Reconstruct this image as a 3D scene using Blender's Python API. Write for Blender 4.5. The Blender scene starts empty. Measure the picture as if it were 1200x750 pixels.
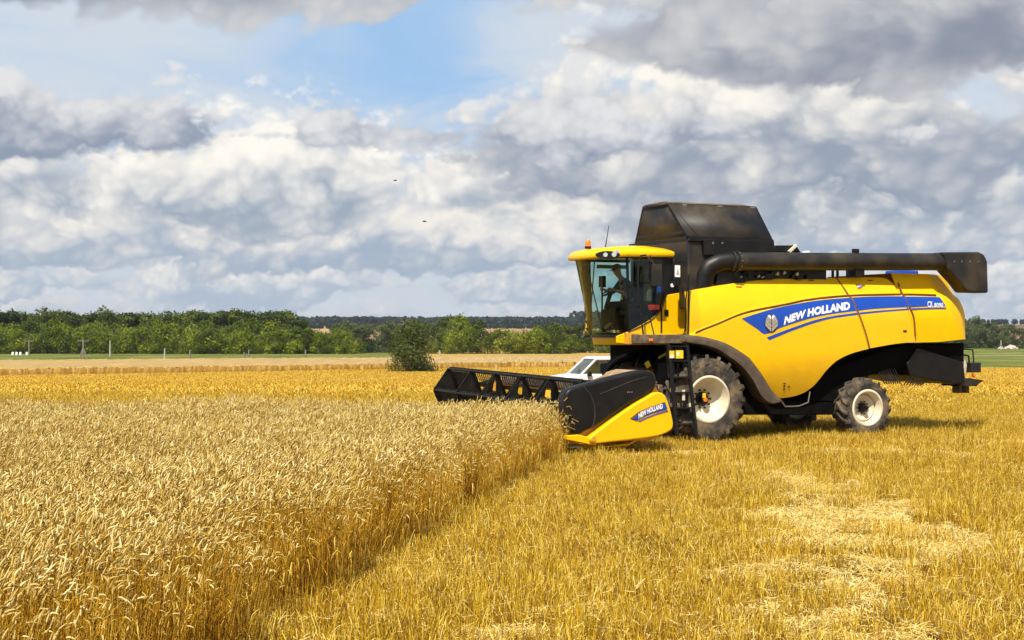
import bpy, bmesh, math, random
import numpy as np
from mathutils import Vector, Matrix, noise as mnoise

C = bpy.context.scene
COL = C.collection
R = math.radians

# ------------------------------------------------------------------ camera
H, F, HY = 2.2, 1800.0, 392.0          # eye height (m), focal length and horizon row measured in the photograph
cam = bpy.data.cameras.new('camera'); camo = bpy.data.objects.new('camera', cam); COL.objects.link(camo)
camo.location = (0, 0, H); camo.rotation_euler = (R(90), 0, 0)
cam.sensor_width = 36; cam.lens = 54; cam.shift_y = 17.0/1200
cam.clip_start = 0.1; cam.clip_end = 12000
C.camera = camo

# ------------------------------------------------------------------ render look
C.view_settings.view_transform = 'Standard'; C.view_settings.look = 'None'
C.view_settings.exposure = 0.38; C.view_settings.gamma = 1.0; C.view_settings.use_curve_mapping = False
C.render.engine = 'CYCLES'
C.cycles.use_denoising = True
try: C.cycles.denoiser = 'OPENIMAGEDENOISE'
except Exception: pass
C.cycles.max_bounces = 6; C.cycles.diffuse_bounces = 3; C.cycles.transparent_max_bounces = 12
C.cycles.volume_bounces = 0
C.cycles.use_adaptive_sampling = True; C.cycles.adaptive_threshold = 0.03; C.cycles.adaptive_min_samples = 12

# ------------------------------------------------------------------ sun
SUN_EL = R(54)
SUN_TRAVEL = Vector((0.28, 0.96, 0)).normalized()       # horizontal direction in which shadows fall
sun = bpy.data.lights.new('sun', 'SUN'); suno = bpy.data.objects.new('sun', sun); COL.objects.link(suno)
sun.energy = 5.0; sun.angle = R(0.5); sun.color = (1.0, 0.93, 0.80)
ldir = Vector((SUN_TRAVEL.x*math.cos(SUN_EL), SUN_TRAVEL.y*math.cos(SUN_EL), -math.sin(SUN_EL)))
suno.rotation_euler = ldir.to_track_quat('-Z', 'Y').to_euler(); suno.location = (-20, -20, 40)

# ------------------------------------------------------------------ world: Nishita sky with procedural cumulus banks
world = bpy.data.worlds.new('World'); C.world = world; world.use_nodes = True
WT = world.node_tree; WT.nodes.clear()
class E:
    """a node socket with arithmetic"""
    tree = WT
    def __init__(s, k): s.k = k
    @staticmethod
    def m(op, *a, clamp=False):
        n = E.tree.nodes.new('ShaderNodeMath'); n.operation = op; n.use_clamp = clamp
        for i, x in enumerate(a):
            if isinstance(x, E): E.tree.links.new(x.k, n.inputs[i])
            else: n.inputs[i].default_value = x
        return E(n.outputs[0])
    def __add__(s, o): return E.m('ADD', s, o)
    __radd__ = __add__
    def __sub__(s, o): return E.m('SUBTRACT', s, o)
    def __rsub__(s, o): return E.m('SUBTRACT', o, s)
    def __mul__(s, o): return E.m('MULTIPLY', s, o)
    __rmul__ = __mul__
    def __truediv__(s, o): return E.m('DIVIDE', s, o)
def emax(a, b): return E.m('MAXIMUM', a, b)
def eclamp(a): return E.m('ADD', a, 0.0, clamp=True)
def smooth(x, lo, hi):
    n = E.tree.nodes.new('ShaderNodeMapRange'); n.interpolation_type = 'SMOOTHSTEP'
    E.tree.links.new(x.k, n.inputs['Value']); n.inputs['From Min'].default_value = lo; n.inputs['From Max'].default_value = hi
    return E(n.outputs[0])
def vec(x, y, z):
    n = E.tree.nodes.new('ShaderNodeCombineXYZ')
    for i, v in enumerate((x, y, z)):
        if isinstance(v, E): E.tree.links.new(v.k, n.inputs[i])
        else: n.inputs[i].default_value = v
    return n.outputs[0]
def fbm(v, detail=6, rough=.55, scale=1.0, dist=0.0):
    n = E.tree.nodes.new('ShaderNodeTexNoise'); n.noise_dimensions = '3D'
    E.tree.links.new(v, n.inputs['Vector']); n.inputs['Scale'].default_value = scale
    n.inputs['Detail'].default_value = detail; n.inputs['Roughness'].default_value = rough
    n.inputs['Distortion'].default_value = dist
    return E(n.outputs[0])
def mixc(f, a, b):
    n = E.tree.nodes.new('ShaderNodeMix'); n.data_type = 'RGBA'
    for sock, v in ((n.inputs[0], f), (n.inputs[6], a), (n.inputs[7], b)):
        if isinstance(v, E): E.tree.links.new(v.k, sock)
        elif isinstance(v, (int, float)): sock.default_value = v
        elif isinstance(v, tuple): sock.default_value = (*v, 1)
        else: E.tree.links.new(v, sock)
    return n.outputs[2]
tc = WT.nodes.new('ShaderNodeTexCoord'); sx_ = WT.nodes.new('ShaderNodeSeparateXYZ')
WT.links.new(tc.outputs['Generated'], sx_.inputs[0])
DX, DY, DZ = (E(sx_.outputs[i]) for i in range(3))
U = E.m('ARCTAN2', DX, DY) * 1800.0           # azimuth and elevation in 1/1800 rad
V = E.m('ARCSINE', DZ) * 1800.0
sky = WT.nodes.new('ShaderNodeTexSky'); sky.sky_type = 'NISHITA'; sky.sun_disc = False
sky.sun_elevation = SUN_EL; sky.sun_rotation = math.atan2(-SUN_TRAVEL.x, -SUN_TRAVEL.y)
sky.altitude = 100; sky.air_density = 1.0; sky.dust_density = 0.6; sky.ozone_density = 1.5
def bump(c, w):                                # 1 at azimuth c falling to 0 at +-w
    return smooth(E.m('ABSOLUTE', U - c), w, 0.0)
def puffs(v, scale=1.0):
    n = E.tree.nodes.new('ShaderNodeTexVoronoi'); n.voronoi_dimensions = '2D'; n.feature = 'F1'
    n.inputs['Scale'].default_value = scale; n.inputs['Detail'].default_value = 2.0; n.inputs['Roughness'].default_value = .6; n.inputs['Lacunarity'].default_value = 2.3
    n.normalize = True
    E.tree.links.new(v, n.inputs['Vector'])
    return E(n.outputs['Distance'])
def bank(col, base, h, sx, seed, cov, bright, dark, edge=.16, wob=8.0, relief=1.6, rough=.6, soft=2.3, tilt=.9, l0=.2, det=6):
    x = U*(1/sx) + seed*2.0; y = V*(1/(sx*.75))
    n1 = fbm(vec(x, y, seed), det, rough, dist=.3)
    n2 = fbm(vec(x-.05, y+.10, seed), 3, rough, dist=.3)
    v = puffs(vec(x + (n1-.5)*.6, y + (n1-.5)*.5, 0.0), 2.2)
    big = fbm(vec(U*(.4/sx), seed*3.1, V*(.12/sx)), 1, .5)
    t = (V - base - (big-.5)*wob*3)*(1/h)
    dens = (n1-.5)*3.1 + (.36-v)*1.6 + (big-.5)*2.6 + cov - emax(t, 0.0)*1.0 - emax(t*-1.0, 0.0)*soft
    a = smooth(dens, 0.0, edge)
    lit = smooth(t*tilt + (n1-n2)*relief + (.36-v)*1.7 + (big-.5)*.9 + l0, -.1, .95)
    return mixc(a, col, mixc(lit, dark, bright)), a
W = 8.2
def k(r, g, b): return (r*W, g*W, b*W)
cir = fbm(vec(U*(1/420.), V*(1/110.), 4.2), 6, .6, dist=.6)
blue = mixc(.93, sky.outputs[0], k(.33, .53, .80))
col = mixc(smooth(cir - bump(-110., 170.)*.17 * smooth(V, 250., 330.), .20, .52), blue, k(.60, .665, .745))
col = mixc(smooth(V, 270., 60.), col, k(.56, .62, .69))
col, _ = bank(col, 20.,  50., 80.,  1.0, .75, k(.66,.67,.69), k(.44,.50,.58), edge=.9, wob=4, det=3)
col, _ = bank(col, 58.,  66., 115.,  7.7, .85, k(.80,.785,.755), k(.41,.485,.59), edge=.35, wob=6, det=5)
col, _ = bank(col, 108., 76., 150., 21.4, .8, k(.86,.82,.76), k(.36,.435,.545), edge=.32, wob=7)
col, _ = bank(col, 156., 120., 200., 33.9, .62 + bump(-230.,300.)*.35 - bump(-90.,170.)*.75, k(.95,.91,.84), k(.325,.39,.485), edge=.5, wob=8, tilt=.75)
col, _ = bank(col, 208., 150., 260., 41.2, -.0 + smooth(U, -110., 60.)*1.25, k(.93,.89,.82), k(.30,.35,.44), edge=.4, wob=9, tilt=.8, l0=.16)
col, _ = bank(col, 228., 76., 170., 52.6, -.15 + bump(-600.,200.)*1.5 + bump(-395.,110.)*1.1 + bump(-215.,90.)*.6 + bump(60.,120.)*1.0, k(.74,.74,.75), k(.27,.32,.42), edge=.36, wob=5, tilt=.7)
col, _ = bank(col, 330., 150., 340., 64.1, -.45 + smooth(U, -40., 400.)*1.35, k(.60,.60,.61), k(.26,.29,.365), edge=.4, wob=12, tilt=.35, l0=.15, soft=3.)
col, _ = bank(col, 380., 160., 260., 78.5, .0 + bump(-600.,380.)*.8 - bump(-60.,120.)*.6, k(.66,.66,.67), k(.34,.375,.44), edge=.4, wob=10, tilt=.4, l0=.15, soft=3.5, det=4)
# the rest of the sky, above the banks
gen = fbm(tc.outputs['Generated'], 7, .55, scale=3.2, dist=.3)
up = mixc(smooth(gen, .40, .58), mixc(.6, sky.outputs[0], k(.12,.27,.55)), k(.52,.54,.58))
col = mixc(smooth(V, 520., 800.), col, up)
bg = WT.nodes.new('ShaderNodeBackground'); bg.inputs['Strength'].default_value = 0.1
wo = WT.nodes.new('ShaderNodeOutputWorld')
WT.links.new(col, bg.inputs['Color']); WT.links.new(bg.outputs[0], wo.inputs['Surface'])
world.cycles.sampling_method = 'MANUAL'; world.cycles.sample_map_resolution = 512

# ================================================================== helpers
def new_mat(name, color, rough=.6, metal=0.0, var=.0, vscale=3.0, color2=None, bumps=0.0, bscale=40.0, spec=.5, coat=0.0, wear=None):
    """procedural paint / plastic / rubber: base colour, a second colour broken in by noise, fine bump"""
    m = bpy.data.materials.new(name); m.use_nodes = True; nt = m.node_tree
    b = nt.nodes['Principled BSDF']
    b.inputs['Base Color'].default_value = (*color, 1); b.inputs['Roughness'].default_value = rough
    b.inputs['Metallic'].default_value = metal; b.inputs['Specular IOR Level'].default_value = spec
    b.inputs['Coat Weight'].default_value = coat
    if color2 is not None:
        tcn = nt.nodes.new('ShaderNodeTexCoord'); nz = nt.nodes.new('ShaderNodeTexNoise')
        nz.inputs['Scale'].default_value = vscale; nz.inputs['Detail'].default_value = 7; nz.inputs['Roughness'].default_value = .62
        nt.links.new(tcn.outputs['Object'], nz.inputs['Vector'])
        mr = nt.nodes.new('ShaderNodeMapRange'); mr.inputs['From Min'].default_value = .42; mr.inputs['From Max'].default_value = .68
        mr.inputs['To Max'].default_value = var
        nt.links.new(nz.outputs[0], mr.inputs['Value'])
        mx = nt.nodes.new('ShaderNodeMix'); mx.data_type = 'RGBA'
        mx.inputs[6].default_value = (*color, 1); mx.inputs[7].default_value = (*color2, 1)
        nt.links.new(mr.outputs[0], mx.inputs[0]); nt.links.new(mx.outputs[2], b.inputs['Base Color'])
        mr2 = nt.nodes.new('ShaderNodeMapRange'); mr2.inputs['To Min'].default_value = rough; mr2.inputs['To Max'].default_value = min(1, rough+.25)
        nt.links.new(mr.outputs[0], mr2.inputs['Value']); nt.links.new(mr2.outputs[0], b.inputs['Roughness'])
    if bumps:
        tcn = nt.nodes.new('ShaderNodeTexCoord'); nz = nt.nodes.new('ShaderNodeTexNoise')
        nz.inputs['Scale'].default_value = bscale; nz.inputs['Detail'].default_value = 5
        nt.links.new(tcn.outputs['Object'], nz.inputs['Vector'])
        bp = nt.nodes.new('ShaderNodeBump'); bp.inputs['Strength'].default_value = bumps; bp.inputs['Distance'].default_value = .01
        nt.links.new(nz.outputs[0], bp.inputs['Height']); nt.links.new(bp.outputs[0], b.inputs['Normal'])
    return m

def link(name, me, m=None, parent=None, loc=None, rotz=None):
    o = bpy.data.objects.new(name, me); COL.objects.link(o)
    if m is not None:
        me.materials.clear()
        for x in (m if isinstance(m, (list, tuple)) else [m]): me.materials.append(x)
    if parent is not None: o.parent = parent
    if loc is not None: o.location = loc
    if rotz is not None: o.rotation_euler[2] = rotz
    return o
def tag(o, label=None, cat=None, group=None, kind=None):
    if label: o['label'] = label
    if cat: o['category'] = cat
    if group: o['group'] = group
    if kind: o['kind'] = kind
    return o
def thing(name, label, cat, loc=(0,0,0), rotz=0.0, group=None):
    o = bpy.data.objects.new(name, None); COL.objects.link(o)
    o.location = loc; o.rotation_euler = (0, 0, rotz); o.empty_display_size = .3
    return tag(o, label, cat, group)

def np_mesh(name, verts, quads=None, tris=None, colors=None, matidx=None):
    """fast mesh from arrays; colors: per-vertex value stored as attribute 'tone'"""
    me = bpy.data.meshes.new(name)
    verts = np.asarray(verts, dtype=np.float32)
    faces = []
    nq = 0 if quads is None else len(quads); nt_ = 0 if tris is None else len(tris)
    me.vertices.add(len(verts)); me.vertices.foreach_set('co', verts.ravel())
    loops = np.concatenate([np.asarray(x, dtype=np.int32).ravel() for x in (quads, tris) if x is not None and len(x)])
    me.loops.add(len(loops)); me.loops.foreach_set('vertex_index', loops)
    starts = np.concatenate([np.arange(nq)*4, nq*4 + np.arange(nt_)*3]).astype(np.int32)
    me.polygons.add(nq+nt_); me.polygons.foreach_set('loop_start', starts)
    if colors is not None:
        a = me.attributes.new('tone', 'FLOAT', 'POINT'); a.data.foreach_set('value', np.asarray(colors, dtype=np.float32))
    if matidx is not None: me.polygons.foreach_set('material_index', np.asarray(matidx, dtype=np.int32))
    me.update(calc_edges=True); me.validate()
    return me

# ================================================================== terrain
def sstep(a, b, x):
    t = np.clip((x-a)/(b-a), 0, 1); return t*t*(3-2*t)
G0 = -0.12                                   # bare ground; the stubble stands on it up to about z = 0
def gz(x, y):
    x = np.asarray(x, dtype=float); y = np.asarray(y, dtype=float)
    z = G0 - 2.7*sstep(42, 172, y)
    z = z + 8.6*sstep(470, 1300, y) + 7.5*sstep(1300, 1900, y)
    z = z + 1.6*sstep(200, 900, x)*sstep(600, 1400, y)
    z = z + .035*np.sin(x*.9+y*.31)*np.sin(y*.53-x*.2)*sstep(200, 60, y)
    return z
def gzs(x, y): return float(gz(x, y))
STRIP = lambda x: 231.0 + .75*np.minimum(x, 0) + .2*np.maximum(x, 0)           # front edge of the distant standing wheat (depth at lateral x)
EDGE_A, EDGE_B = Vector((-2.25, 11.2)), Vector((1.12, 30.9)) # right-hand edge of the near standing wheat
def attr_tree(name):
    m = bpy.data.materials.new(name); m.use_nodes = True
    return m, m.node_tree, m.node_tree.nodes['Principled BSDF']

# ground material: stubble soil near, green meadow, brown and tan hill fields, each by its own area of the land
m, nt, bs = attr_tree('field_ground'); M_GROUND = m
E.tree = nt
tcn = nt.nodes.new('ShaderNodeTexCoord'); sp = nt.nodes.new('ShaderNodeSeparateXYZ'); nt.links.new(tcn.outputs['Object'], sp.inputs[0])
GX, GY = E(sp.outputs[0]), E(sp.outputs[1])
fine = fbm(tcn.outputs['Object'], 8, .7, scale=9.0)
mid = fbm(tcn.outputs['Object'], 4, .6, scale=.9)
patch = fbm(vec(GX*.05, GY*.02, 3.0), 4, .55)
stub = mixc(smooth(fine, .35, .7), (.07, .032, .005), (.26, .14, .02))
stub = mixc(smooth(mid, .45, .7)*.6, stub, (.66, .44, .11))
farst = mixc(smooth(fbm(vec(GX*.4, GY*.15, 1.0), 6, .7), .35, .65), (.58, .37, .025), (.70, .47, .06))
stub = mixc(smooth(GY, 40., 75.), stub, farst)
mead = mixc(smooth(fbm(vec(GX*.06, GY*.03, 7.), 5, .6), .35, .65), (.075, .105, .012), (.20, .20, .045))
c = mixc(smooth(GY - E.m('MINIMUM', GX, 0.0)*.46 + (mid-.5)*5, 283., 287.)*smooth(GX, -22., -32.), mixc(smooth(GY, 275., 290.), stub, (.40, .26, .07)), mead)
# right-hand side: the stubble gives way to meadow nearer to the viewer
c = mixc(smooth(GY + (mid-.5)*10, 229., 236.)*smooth(GX, 55., 66.), c, mead)
hill = mixc(smooth(fbm(vec(GX*.004, GY*.006, 2.), 3, .5), .45, .55), (.30, .19, .09), (.42, .28, .12))
hill = mixc(smooth(GX, 380., 460.)*smooth(GY, 900., 1010.), hill, mixc(smooth(GY, 1350., 1450.), (.50, .33, .12), (.16, .085, .045)))
c = mixc(smooth(GY, 640., 700.), c, hill)
nt.links.new(c, bs.inputs['Base Color']); bs.inputs['Roughness'].default_value = .9; bs.inputs['Specular IOR Level'].default_value = .1
bp = nt.nodes.new('ShaderNodeBump'); bp.inputs['Strength'].default_value = .8; bp.inputs['Distance'].default_value = .05
nt.links.new(fine.k, bp.inputs['Height']); nt.links.new(bp.outputs[0], bs.inputs['Normal'])

ys = np.concatenate([np.linspace(-60, 0, 16), np.linspace(1, 60, 90), np.linspace(61, 300, 120), np.linspace(304, 700, 60), np.geomspace(715, 6000, 70)])
us = np.linspace(-1, 1, 161)
gx = np.sign(us)*np.abs(us)**2.2*4200
X, Y = np.meshgrid(gx, ys); Z = gz(X, Y)
nr, nc = X.shape
idx = np.arange(nr*nc).reshape(nr, nc)
quads = np.stack([idx[:-1, :-1], idx[:-1, 1:], idx[1:, 1:], idx[1:, :-1]], -1).reshape(-1, 4)
me = np_mesh('ground', np.stack([X, Y, Z], -1).reshape(-1, 3), quads)
me.shade_smooth()
tag(link('ground', me, M_GROUND), kind='structure')

# pale farm track across the meadow on the right
rm = new_mat('track_gravel', (.42, .40, .36), .95, var=.8, vscale=.3, color2=(.30, .28, .24))
tx = np.linspace(80, 420, 60); vs = []; 
for i, x in enumerate(tx):
    y0 = 352 + 4*math.sin(x*.02)
    vs += [(x, y0-2.4, gzs(x, y0)+.12), (x, y0+2.4, gzs(x, y0)+.12)]
q = [(2*i, 2*i+2, 2*i+3, 2*i+1) for i in range(len(tx)-1)]
tag(link('farm_track', np_mesh('farm_track', vs, q), rm), kind='structure')

# ================================================================== scattering
def scatter(name, pts, rots, scls, idxs, protos, m=None):
    """points with instances picked from a list of small meshes (stuff such as wheat and stubble)"""
    coll = bpy.data.collections.new(name + '_sources')
    for i, pm in enumerate(protos):
        po = bpy.data.objects.new('%s_source_%02d' % (name, i), pm); coll.objects.link(po)
    me = bpy.data.meshes.new(name); n = len(pts)
    me.vertices.add(n); me.vertices.foreach_set('co', np.asarray(pts, dtype=np.float32).ravel())
    for an, ty, arr, key in (('rot', 'FLOAT_VECTOR', rots, 'vector'), ('scl', 'FLOAT_VECTOR', scls, 'vector'), ('pick', 'INT', idxs, 'value')):
        a = me.attributes.new(an, ty, 'POINT'); a.data.foreach_set(key, np.asarray(arr, dtype=np.int32 if ty == 'INT' else np.float32).ravel())
    o = bpy.data.objects.new(name, me); COL.objects.link(o)
    g = bpy.data.node_groups.new(name + '_nodes', 'GeometryNodeTree')
    g.interface.new_socket('Geometry', in_out='INPUT', socket_type='NodeSocketGeometry')
    g.interface.new_socket('Geometry', in_out='OUTPUT', socket_type='NodeSocketGeometry')
    gi = g.nodes.new('NodeGroupInput'); go = g.nodes.new('NodeGroupOutput')
    ip = g.nodes.new('GeometryNodeInstanceOnPoints'); ci = g.nodes.new('GeometryNodeCollectionInfo')
    ci.inputs['Collection'].default_value = coll; ci.inputs['Separate Children'].default_value = True; ci.inputs['Reset Children'].default_value = True
    ip.inputs['Pick Instance'].default_value = True
    def na(an, ty):
        x = g.nodes.new('GeometryNodeInputNamedAttribute'); x.data_type = ty; x.inputs['Name'].default_value = an; return x.outputs['Attribute']
    er = g.nodes.new('FunctionNodeEulerToRotation'); g.links.new(na('rot', 'FLOAT_VECTOR'), er.inputs[0])
    L = g.links.new
    L(gi.outputs[0], ip.inputs['Points']); L(ci.outputs[0], ip.inputs['Instance']); L(na('pick', 'INT'), ip.inputs['Instance Index'])
    L(er.outputs[0], ip.inputs['Rotation']); L(na('scl', 'FLOAT_VECTOR'), ip.inputs['Scale']); L(ip.outputs[0], go.inputs[0])
    md = o.modifiers.new('scatter', 'NODES'); md.node_group = g
    return o

def stalk_material(name, c0, c1, c2, transl=.25):
    """dry straw: colour by the per-stalk tone, with a little light coming through"""
    m, nt, bs = attr_tree(name); E.tree = nt
    at = nt.nodes.new('ShaderNodeAttribute'); at.attribute_name = 'tone'
    oi = nt.nodes.new('ShaderNodeObjectInfo')
    t = E(at.outputs['Fac']) + (E(oi.outputs['Random'])-.5)*.22
    c = mixc(smooth(t, .0, .5), c0, c1); c = mixc(smooth(t, .5, 1.0), c, c2)
    nt.links.new(c, bs.inputs['Base Color']); bs.inputs['Roughness'].default_value = .55; bs.inputs['Specular IOR Level'].default_value = .35
    tr = nt.nodes.new('ShaderNodeBsdfTranslucent'); nt.links.new(c, tr.inputs['Color'])
    mx = nt.nodes.new('ShaderNodeMixShader'); mx.inputs[0].default_value = transl
    out = nt.nodes['Material Output']
    nt.links.new(bs.outputs[0], mx.inputs[1]); nt.links.new(tr.outputs[0], mx.inputs[2]); nt.links.new(mx.outputs[0], out.inputs['Surface'])
    return m

M_STEM = stalk_material('wheat_straw', (.24, .10, .004), (.70, .40, .020), (.96, .72, .15), .30)
M_EAR = stalk_material('wheat_ear', (.27, .155, .024), (.60, .43, .11), (.85, .71, .32), .12)
M_STUB = stalk_material('stubble_straw', (.23, .105, .003), (.62, .395, .010), (.94, .75, .17))
M_CHAFF = stalk_material('loose_straw', (.50, .30, .025), (.72, .50, .09), (.88, .74, .33))

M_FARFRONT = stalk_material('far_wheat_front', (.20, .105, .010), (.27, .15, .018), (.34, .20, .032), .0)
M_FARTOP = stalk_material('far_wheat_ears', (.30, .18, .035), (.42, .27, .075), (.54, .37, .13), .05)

class Tubes:
    def __init__(s): s.v = []; s.q = []; s.t = []; s.c = []; s.mi = []
    def tube(s, path, radii, n, tone, mi, rnd=None):
        base = len(s.v); k = len(path)
        for i, p in enumerate(path):
            a = path[max(0, i-1)]; b = path[min(k-1, i+1)]
            d = (b-a).normalized(); u = d.cross(Vector((.3, .9, .2))).normalized(); w = d.cross(u)
            for j in range(n):
                an = 2*math.pi*j/n + .4
                s.v.append(tuple(p + (u*math.cos(an) + w*math.sin(an))*radii[i])); s.c.append(tone)
        for i in range(k-1):
            for j in range(n):
                a = base+i*n+j; b = base+i*n+(j+1) % n
                s.q.append((a, b, b+n, a+n)); s.mi.append(mi)
    def strip(s, path, widths, side, tone, mi):
        base = len(s.v)
        for p, w in zip(path, widths):
            s.v.append(tuple(p - side*w)); s.v.append(tuple(p + side*w)); s.c += [tone, tone]
        for i in range(len(path)-1):
            a = base+2*i; s.q.append((a, a+1, a+3, a+2)); s.mi.append(mi)
    def mesh(s, name, mats, smooth=False):
        me = np_mesh(name, s.v, s.q, None, s.c, s.mi)
        for m in mats: me.materials.append(m)
        if smooth: me.shade_smooth()
        return me

def wheat_clump(seed, size, n, hmean=.80, detail=True):
    r = random.Random(seed); T = Tubes()
    for _ in range(n):
        x, y = r.uniform(-size, size)/2, r.uniform(-size, size)/2
        h = hmean*min(1.13, r.gauss(.985, .095)); tone = min(1, max(0, r.gauss(.45, .22)))
        az = r.gauss(.25, 1.25); lean = r.gauss(.05, .06)
        d = Vector((math.cos(az), math.sin(az), 0)); up = Vector((0, 0, 1))
        p0 = Vector((x, y, 0)); p1 = p0 + up*h*.5 + d*lean*h*.35; p2 = p0 + up*h*.88 + d*lean*h
        bend = min(2.6, max(.3, r.gauss(1.0, .60)))          # how far the neck nods over
        path = [p0, p1, p2]; cur = p2.copy(); nseg = 9; L1 = h*.15; L2 = r.uniform(.055, .082)
        ang = 0.0; neck = 4
        for i in range(neck):
            ang += bend*.62/neck; cur = cur + (up*math.cos(ang) + d*math.sin(ang))*L1/neck; path.append(cur.copy())
        T.tube(path, [.0022, .002, .0017]+[.0014]*neck, 3, tone, 0)
        ne = 9 if detail else 4; ep = [cur.copy()]; er = [.0022]
        for i in range(ne):
            ang += bend*.38/ne; cur = cur + (up*math.cos(ang) + d*math.sin(ang))*L2/ne; ep.append(cur.copy())
            f = (i+1)/ne; w = .0074*(1-.55*f*f) * (1.18 if i % 2 else .80) if i < ne-1 else .002
            er.append(w)
        T.tube(ep, er, 5 if detail else 4, min(1, max(0, r.gauss(.50, .30))), 1)
        for k in range(r.choice((0, 1, 1, 2))):
            zz = h*r.uniform(.3, .75); q0 = p0 + up*zz + d*lean*zz; a2 = r.uniform(0, 6.28)
            e = Vector((math.cos(a2), math.sin(a2), 0)); side = Vector((-e.y, e.x, r.uniform(-.4, .4)))
            ln = r.uniform(.08, .2)
            T.strip([q0, q0+e*ln*.45+up*ln*.25, q0+e*ln*.8-up*ln*.1, q0+e*ln*.9-up*ln*.7], [.002, .0045, .004, .001], side, min(1, max(0, tone+r.uniform(-.3, .25))), 0)
    return T.mesh('wheat_clump_%d' % seed, [M_STEM, M_EAR])

def stubble_clump(seed, size, n, hm=.135, loose=25, w=.0026):
    r = random.Random(seed); T = Tubes()
    for _ in range(n):
        x, y = r.uniform(-size, size)/2, r.uniform(-size, size)/2
        h = hm*max(.3, r.gauss(1, .34)); a = r.uniform(0, 6.28); ln = abs(r.gauss(0, .38))
        d = Vector((math.cos(a), math.sin(a), 0)); b = r.uniform(0, 3.14); side = Vector((math.cos(b), math.sin(b), 0))
        p0 = Vector((x, y, -.01)); tone = min(1, max(0, r.gauss(.42, .34)))
        T.strip([p0, p0+Vector((0, 0, h*.55))+d*ln*h*.4, p0+Vector((0, 0, h))+d*ln*h], [w*1.1, w, w*.9], side, tone, 0)
    for _ in range(loose):
        x, y = r.uniform(-size, size)/2, r.uniform(-size, size)/2; a = r.uniform(0, 6.28); ln = r.uniform(.05, .17)
        e = Vector((math.cos(a), math.sin(a), r.gauss(0, .3))); p0 = Vector((x, y, hm*r.uniform(.1, .9)))
        side = Vector((-e.y, e.x, 0)).normalized()
        T.strip([p0-e*ln/2, p0+Vector((0, 0, r.uniform(-.01, .02))), p0+e*ln/2], [w, w*1.3, w], (side+Vector((0, 0, r.uniform(-.6, .6)))).normalized(), r.uniform(.5, 1), 1)
    return T.mesh('stubble_clump_%d' % seed, [M_STUB, M_CHAFF])

rng = np.random.default_rng(7)
def in_near_wheat(x, y):
    t = (y-EDGE_A.y)/(EDGE_B.y-EDGE_A.y)
    ex = EDGE_A.x + (EDGE_B.x-EDGE_A.x)*t
    ex = ex + .10*np.sin(y*1.9) + .07*np.sin(y*4.7+1)
    return (x < ex) & (y < FAR_EDGE(x)) & (y > 3.2)
FAR_EDGE = lambda x: 31.3 - .02*x + .12*np.sin(x*1.7)
# --- near standing wheat
S = .36
xs = np.arange(-15.0, 1.8, S*.8); ys_ = np.arange(3.2, 32.0, S*.8)
PX, PY = np.meshgrid(xs, ys_); PX = (PX + rng.uniform(-.08, .08, PX.shape)).ravel(); PY = (PY + rng.uniform(-.08, .08, PY.shape)).ravel()
keep = in_near_wheat(PX, PY) & (np.abs(PX) < PY*.42+3.0); PX, PY = PX[keep], PY[keep]
n = len(PX)
pts = np.stack([PX, PY, gz(PX, PY)], -1)
rots = np.stack([rng.normal(0, .035, n), rng.normal(0, .035, n), rng.uniform(-.5, .5, n)], -1)
sc = rng.normal(1, .035, n) + .035*np.sin(PX*.9)*np.sin(PY*.7); scls = np.stack([np.ones(n), np.ones(n), sc*1.06], -1)
protos = [wheat_clump(100+i, S, 42) for i in range(12)]
# ragged stalks along the cut edge: shorter, tilted outwards, ears hanging over the side
ne_ = 300; ty = rng.uniform(4.5, 31.2, ne_); tt_ = (ty-EDGE_A.y)/(EDGE_B.y-EDGE_A.y)
tx_ = EDGE_A.x + (EDGE_B.x-EDGE_A.x)*tt_ + .10*np.sin(ty*1.9) + .07*np.sin(ty*4.7+1) + rng.uniform(-.10, .22, ne_)
tx2 = rng.uniform(-15, 1.0, 160); ty2 = FAR_EDGE(tx2) + rng.uniform(-.1, .2, 160)
ep_ = np.concatenate([np.stack([tx_, ty], -1), np.stack([tx2, ty2], -1)]); m_ = len(ep_)
pts = np.concatenate([pts, np.stack([ep_[:, 0], ep_[:, 1], gz(ep_[:, 0], ep_[:, 1])], -1)])
rots = np.concatenate([rots, np.stack([rng.normal(0, .12, m_), np.abs(rng.normal(.05, .12, m_)), rng.uniform(-.9, .9, m_)], -1)])
scls = np.concatenate([scls, np.stack([np.full(m_, .75), np.full(m_, .75), rng.uniform(.70, 1.04, m_)], -1)])
protos += [wheat_clump(150+i, .26, 8) for i in range(5)]
o = scatter('standing_wheat', pts, rots, scls, np.concatenate([rng.integers(0, 12, n), rng.integers(12, 17, m_)]), protos)
tag(o, 'ripe standing wheat with nodding pale ears filling the left foreground', 'wheat', kind='stuff')

# --- stubble, near and far
def in_view(x, y, mrg=2.5): return np.abs(x) < y*.36+mrg
STS = .5
xs = np.arange(-26, 26, STS*.82); ys_ = np.arange(6.5, 62, STS*.82)
PX, PY = np.meshgrid(xs, ys_); PX = (PX + rng.uniform(-.1, .1, PX.shape)).ravel(); PY = (PY + rng.uniform(-.1, .1, PY.shape)).ravel()
keep = in_view(PX, PY) & ~in_near_wheat(PX-.24, PY); PX, PY = PX[keep], PY[keep]  # stubble left out along the wheat's foot; bare dark soil stands in for shade
n1_ = len(PX)
pn = np.array([mnoise.noise(Vector((x*.33, y*.22, 1.0))) + .5*mnoise.noise(Vector((x*.9, y*.6, 5.0))) for x, y in zip(PX, PY)])
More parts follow.
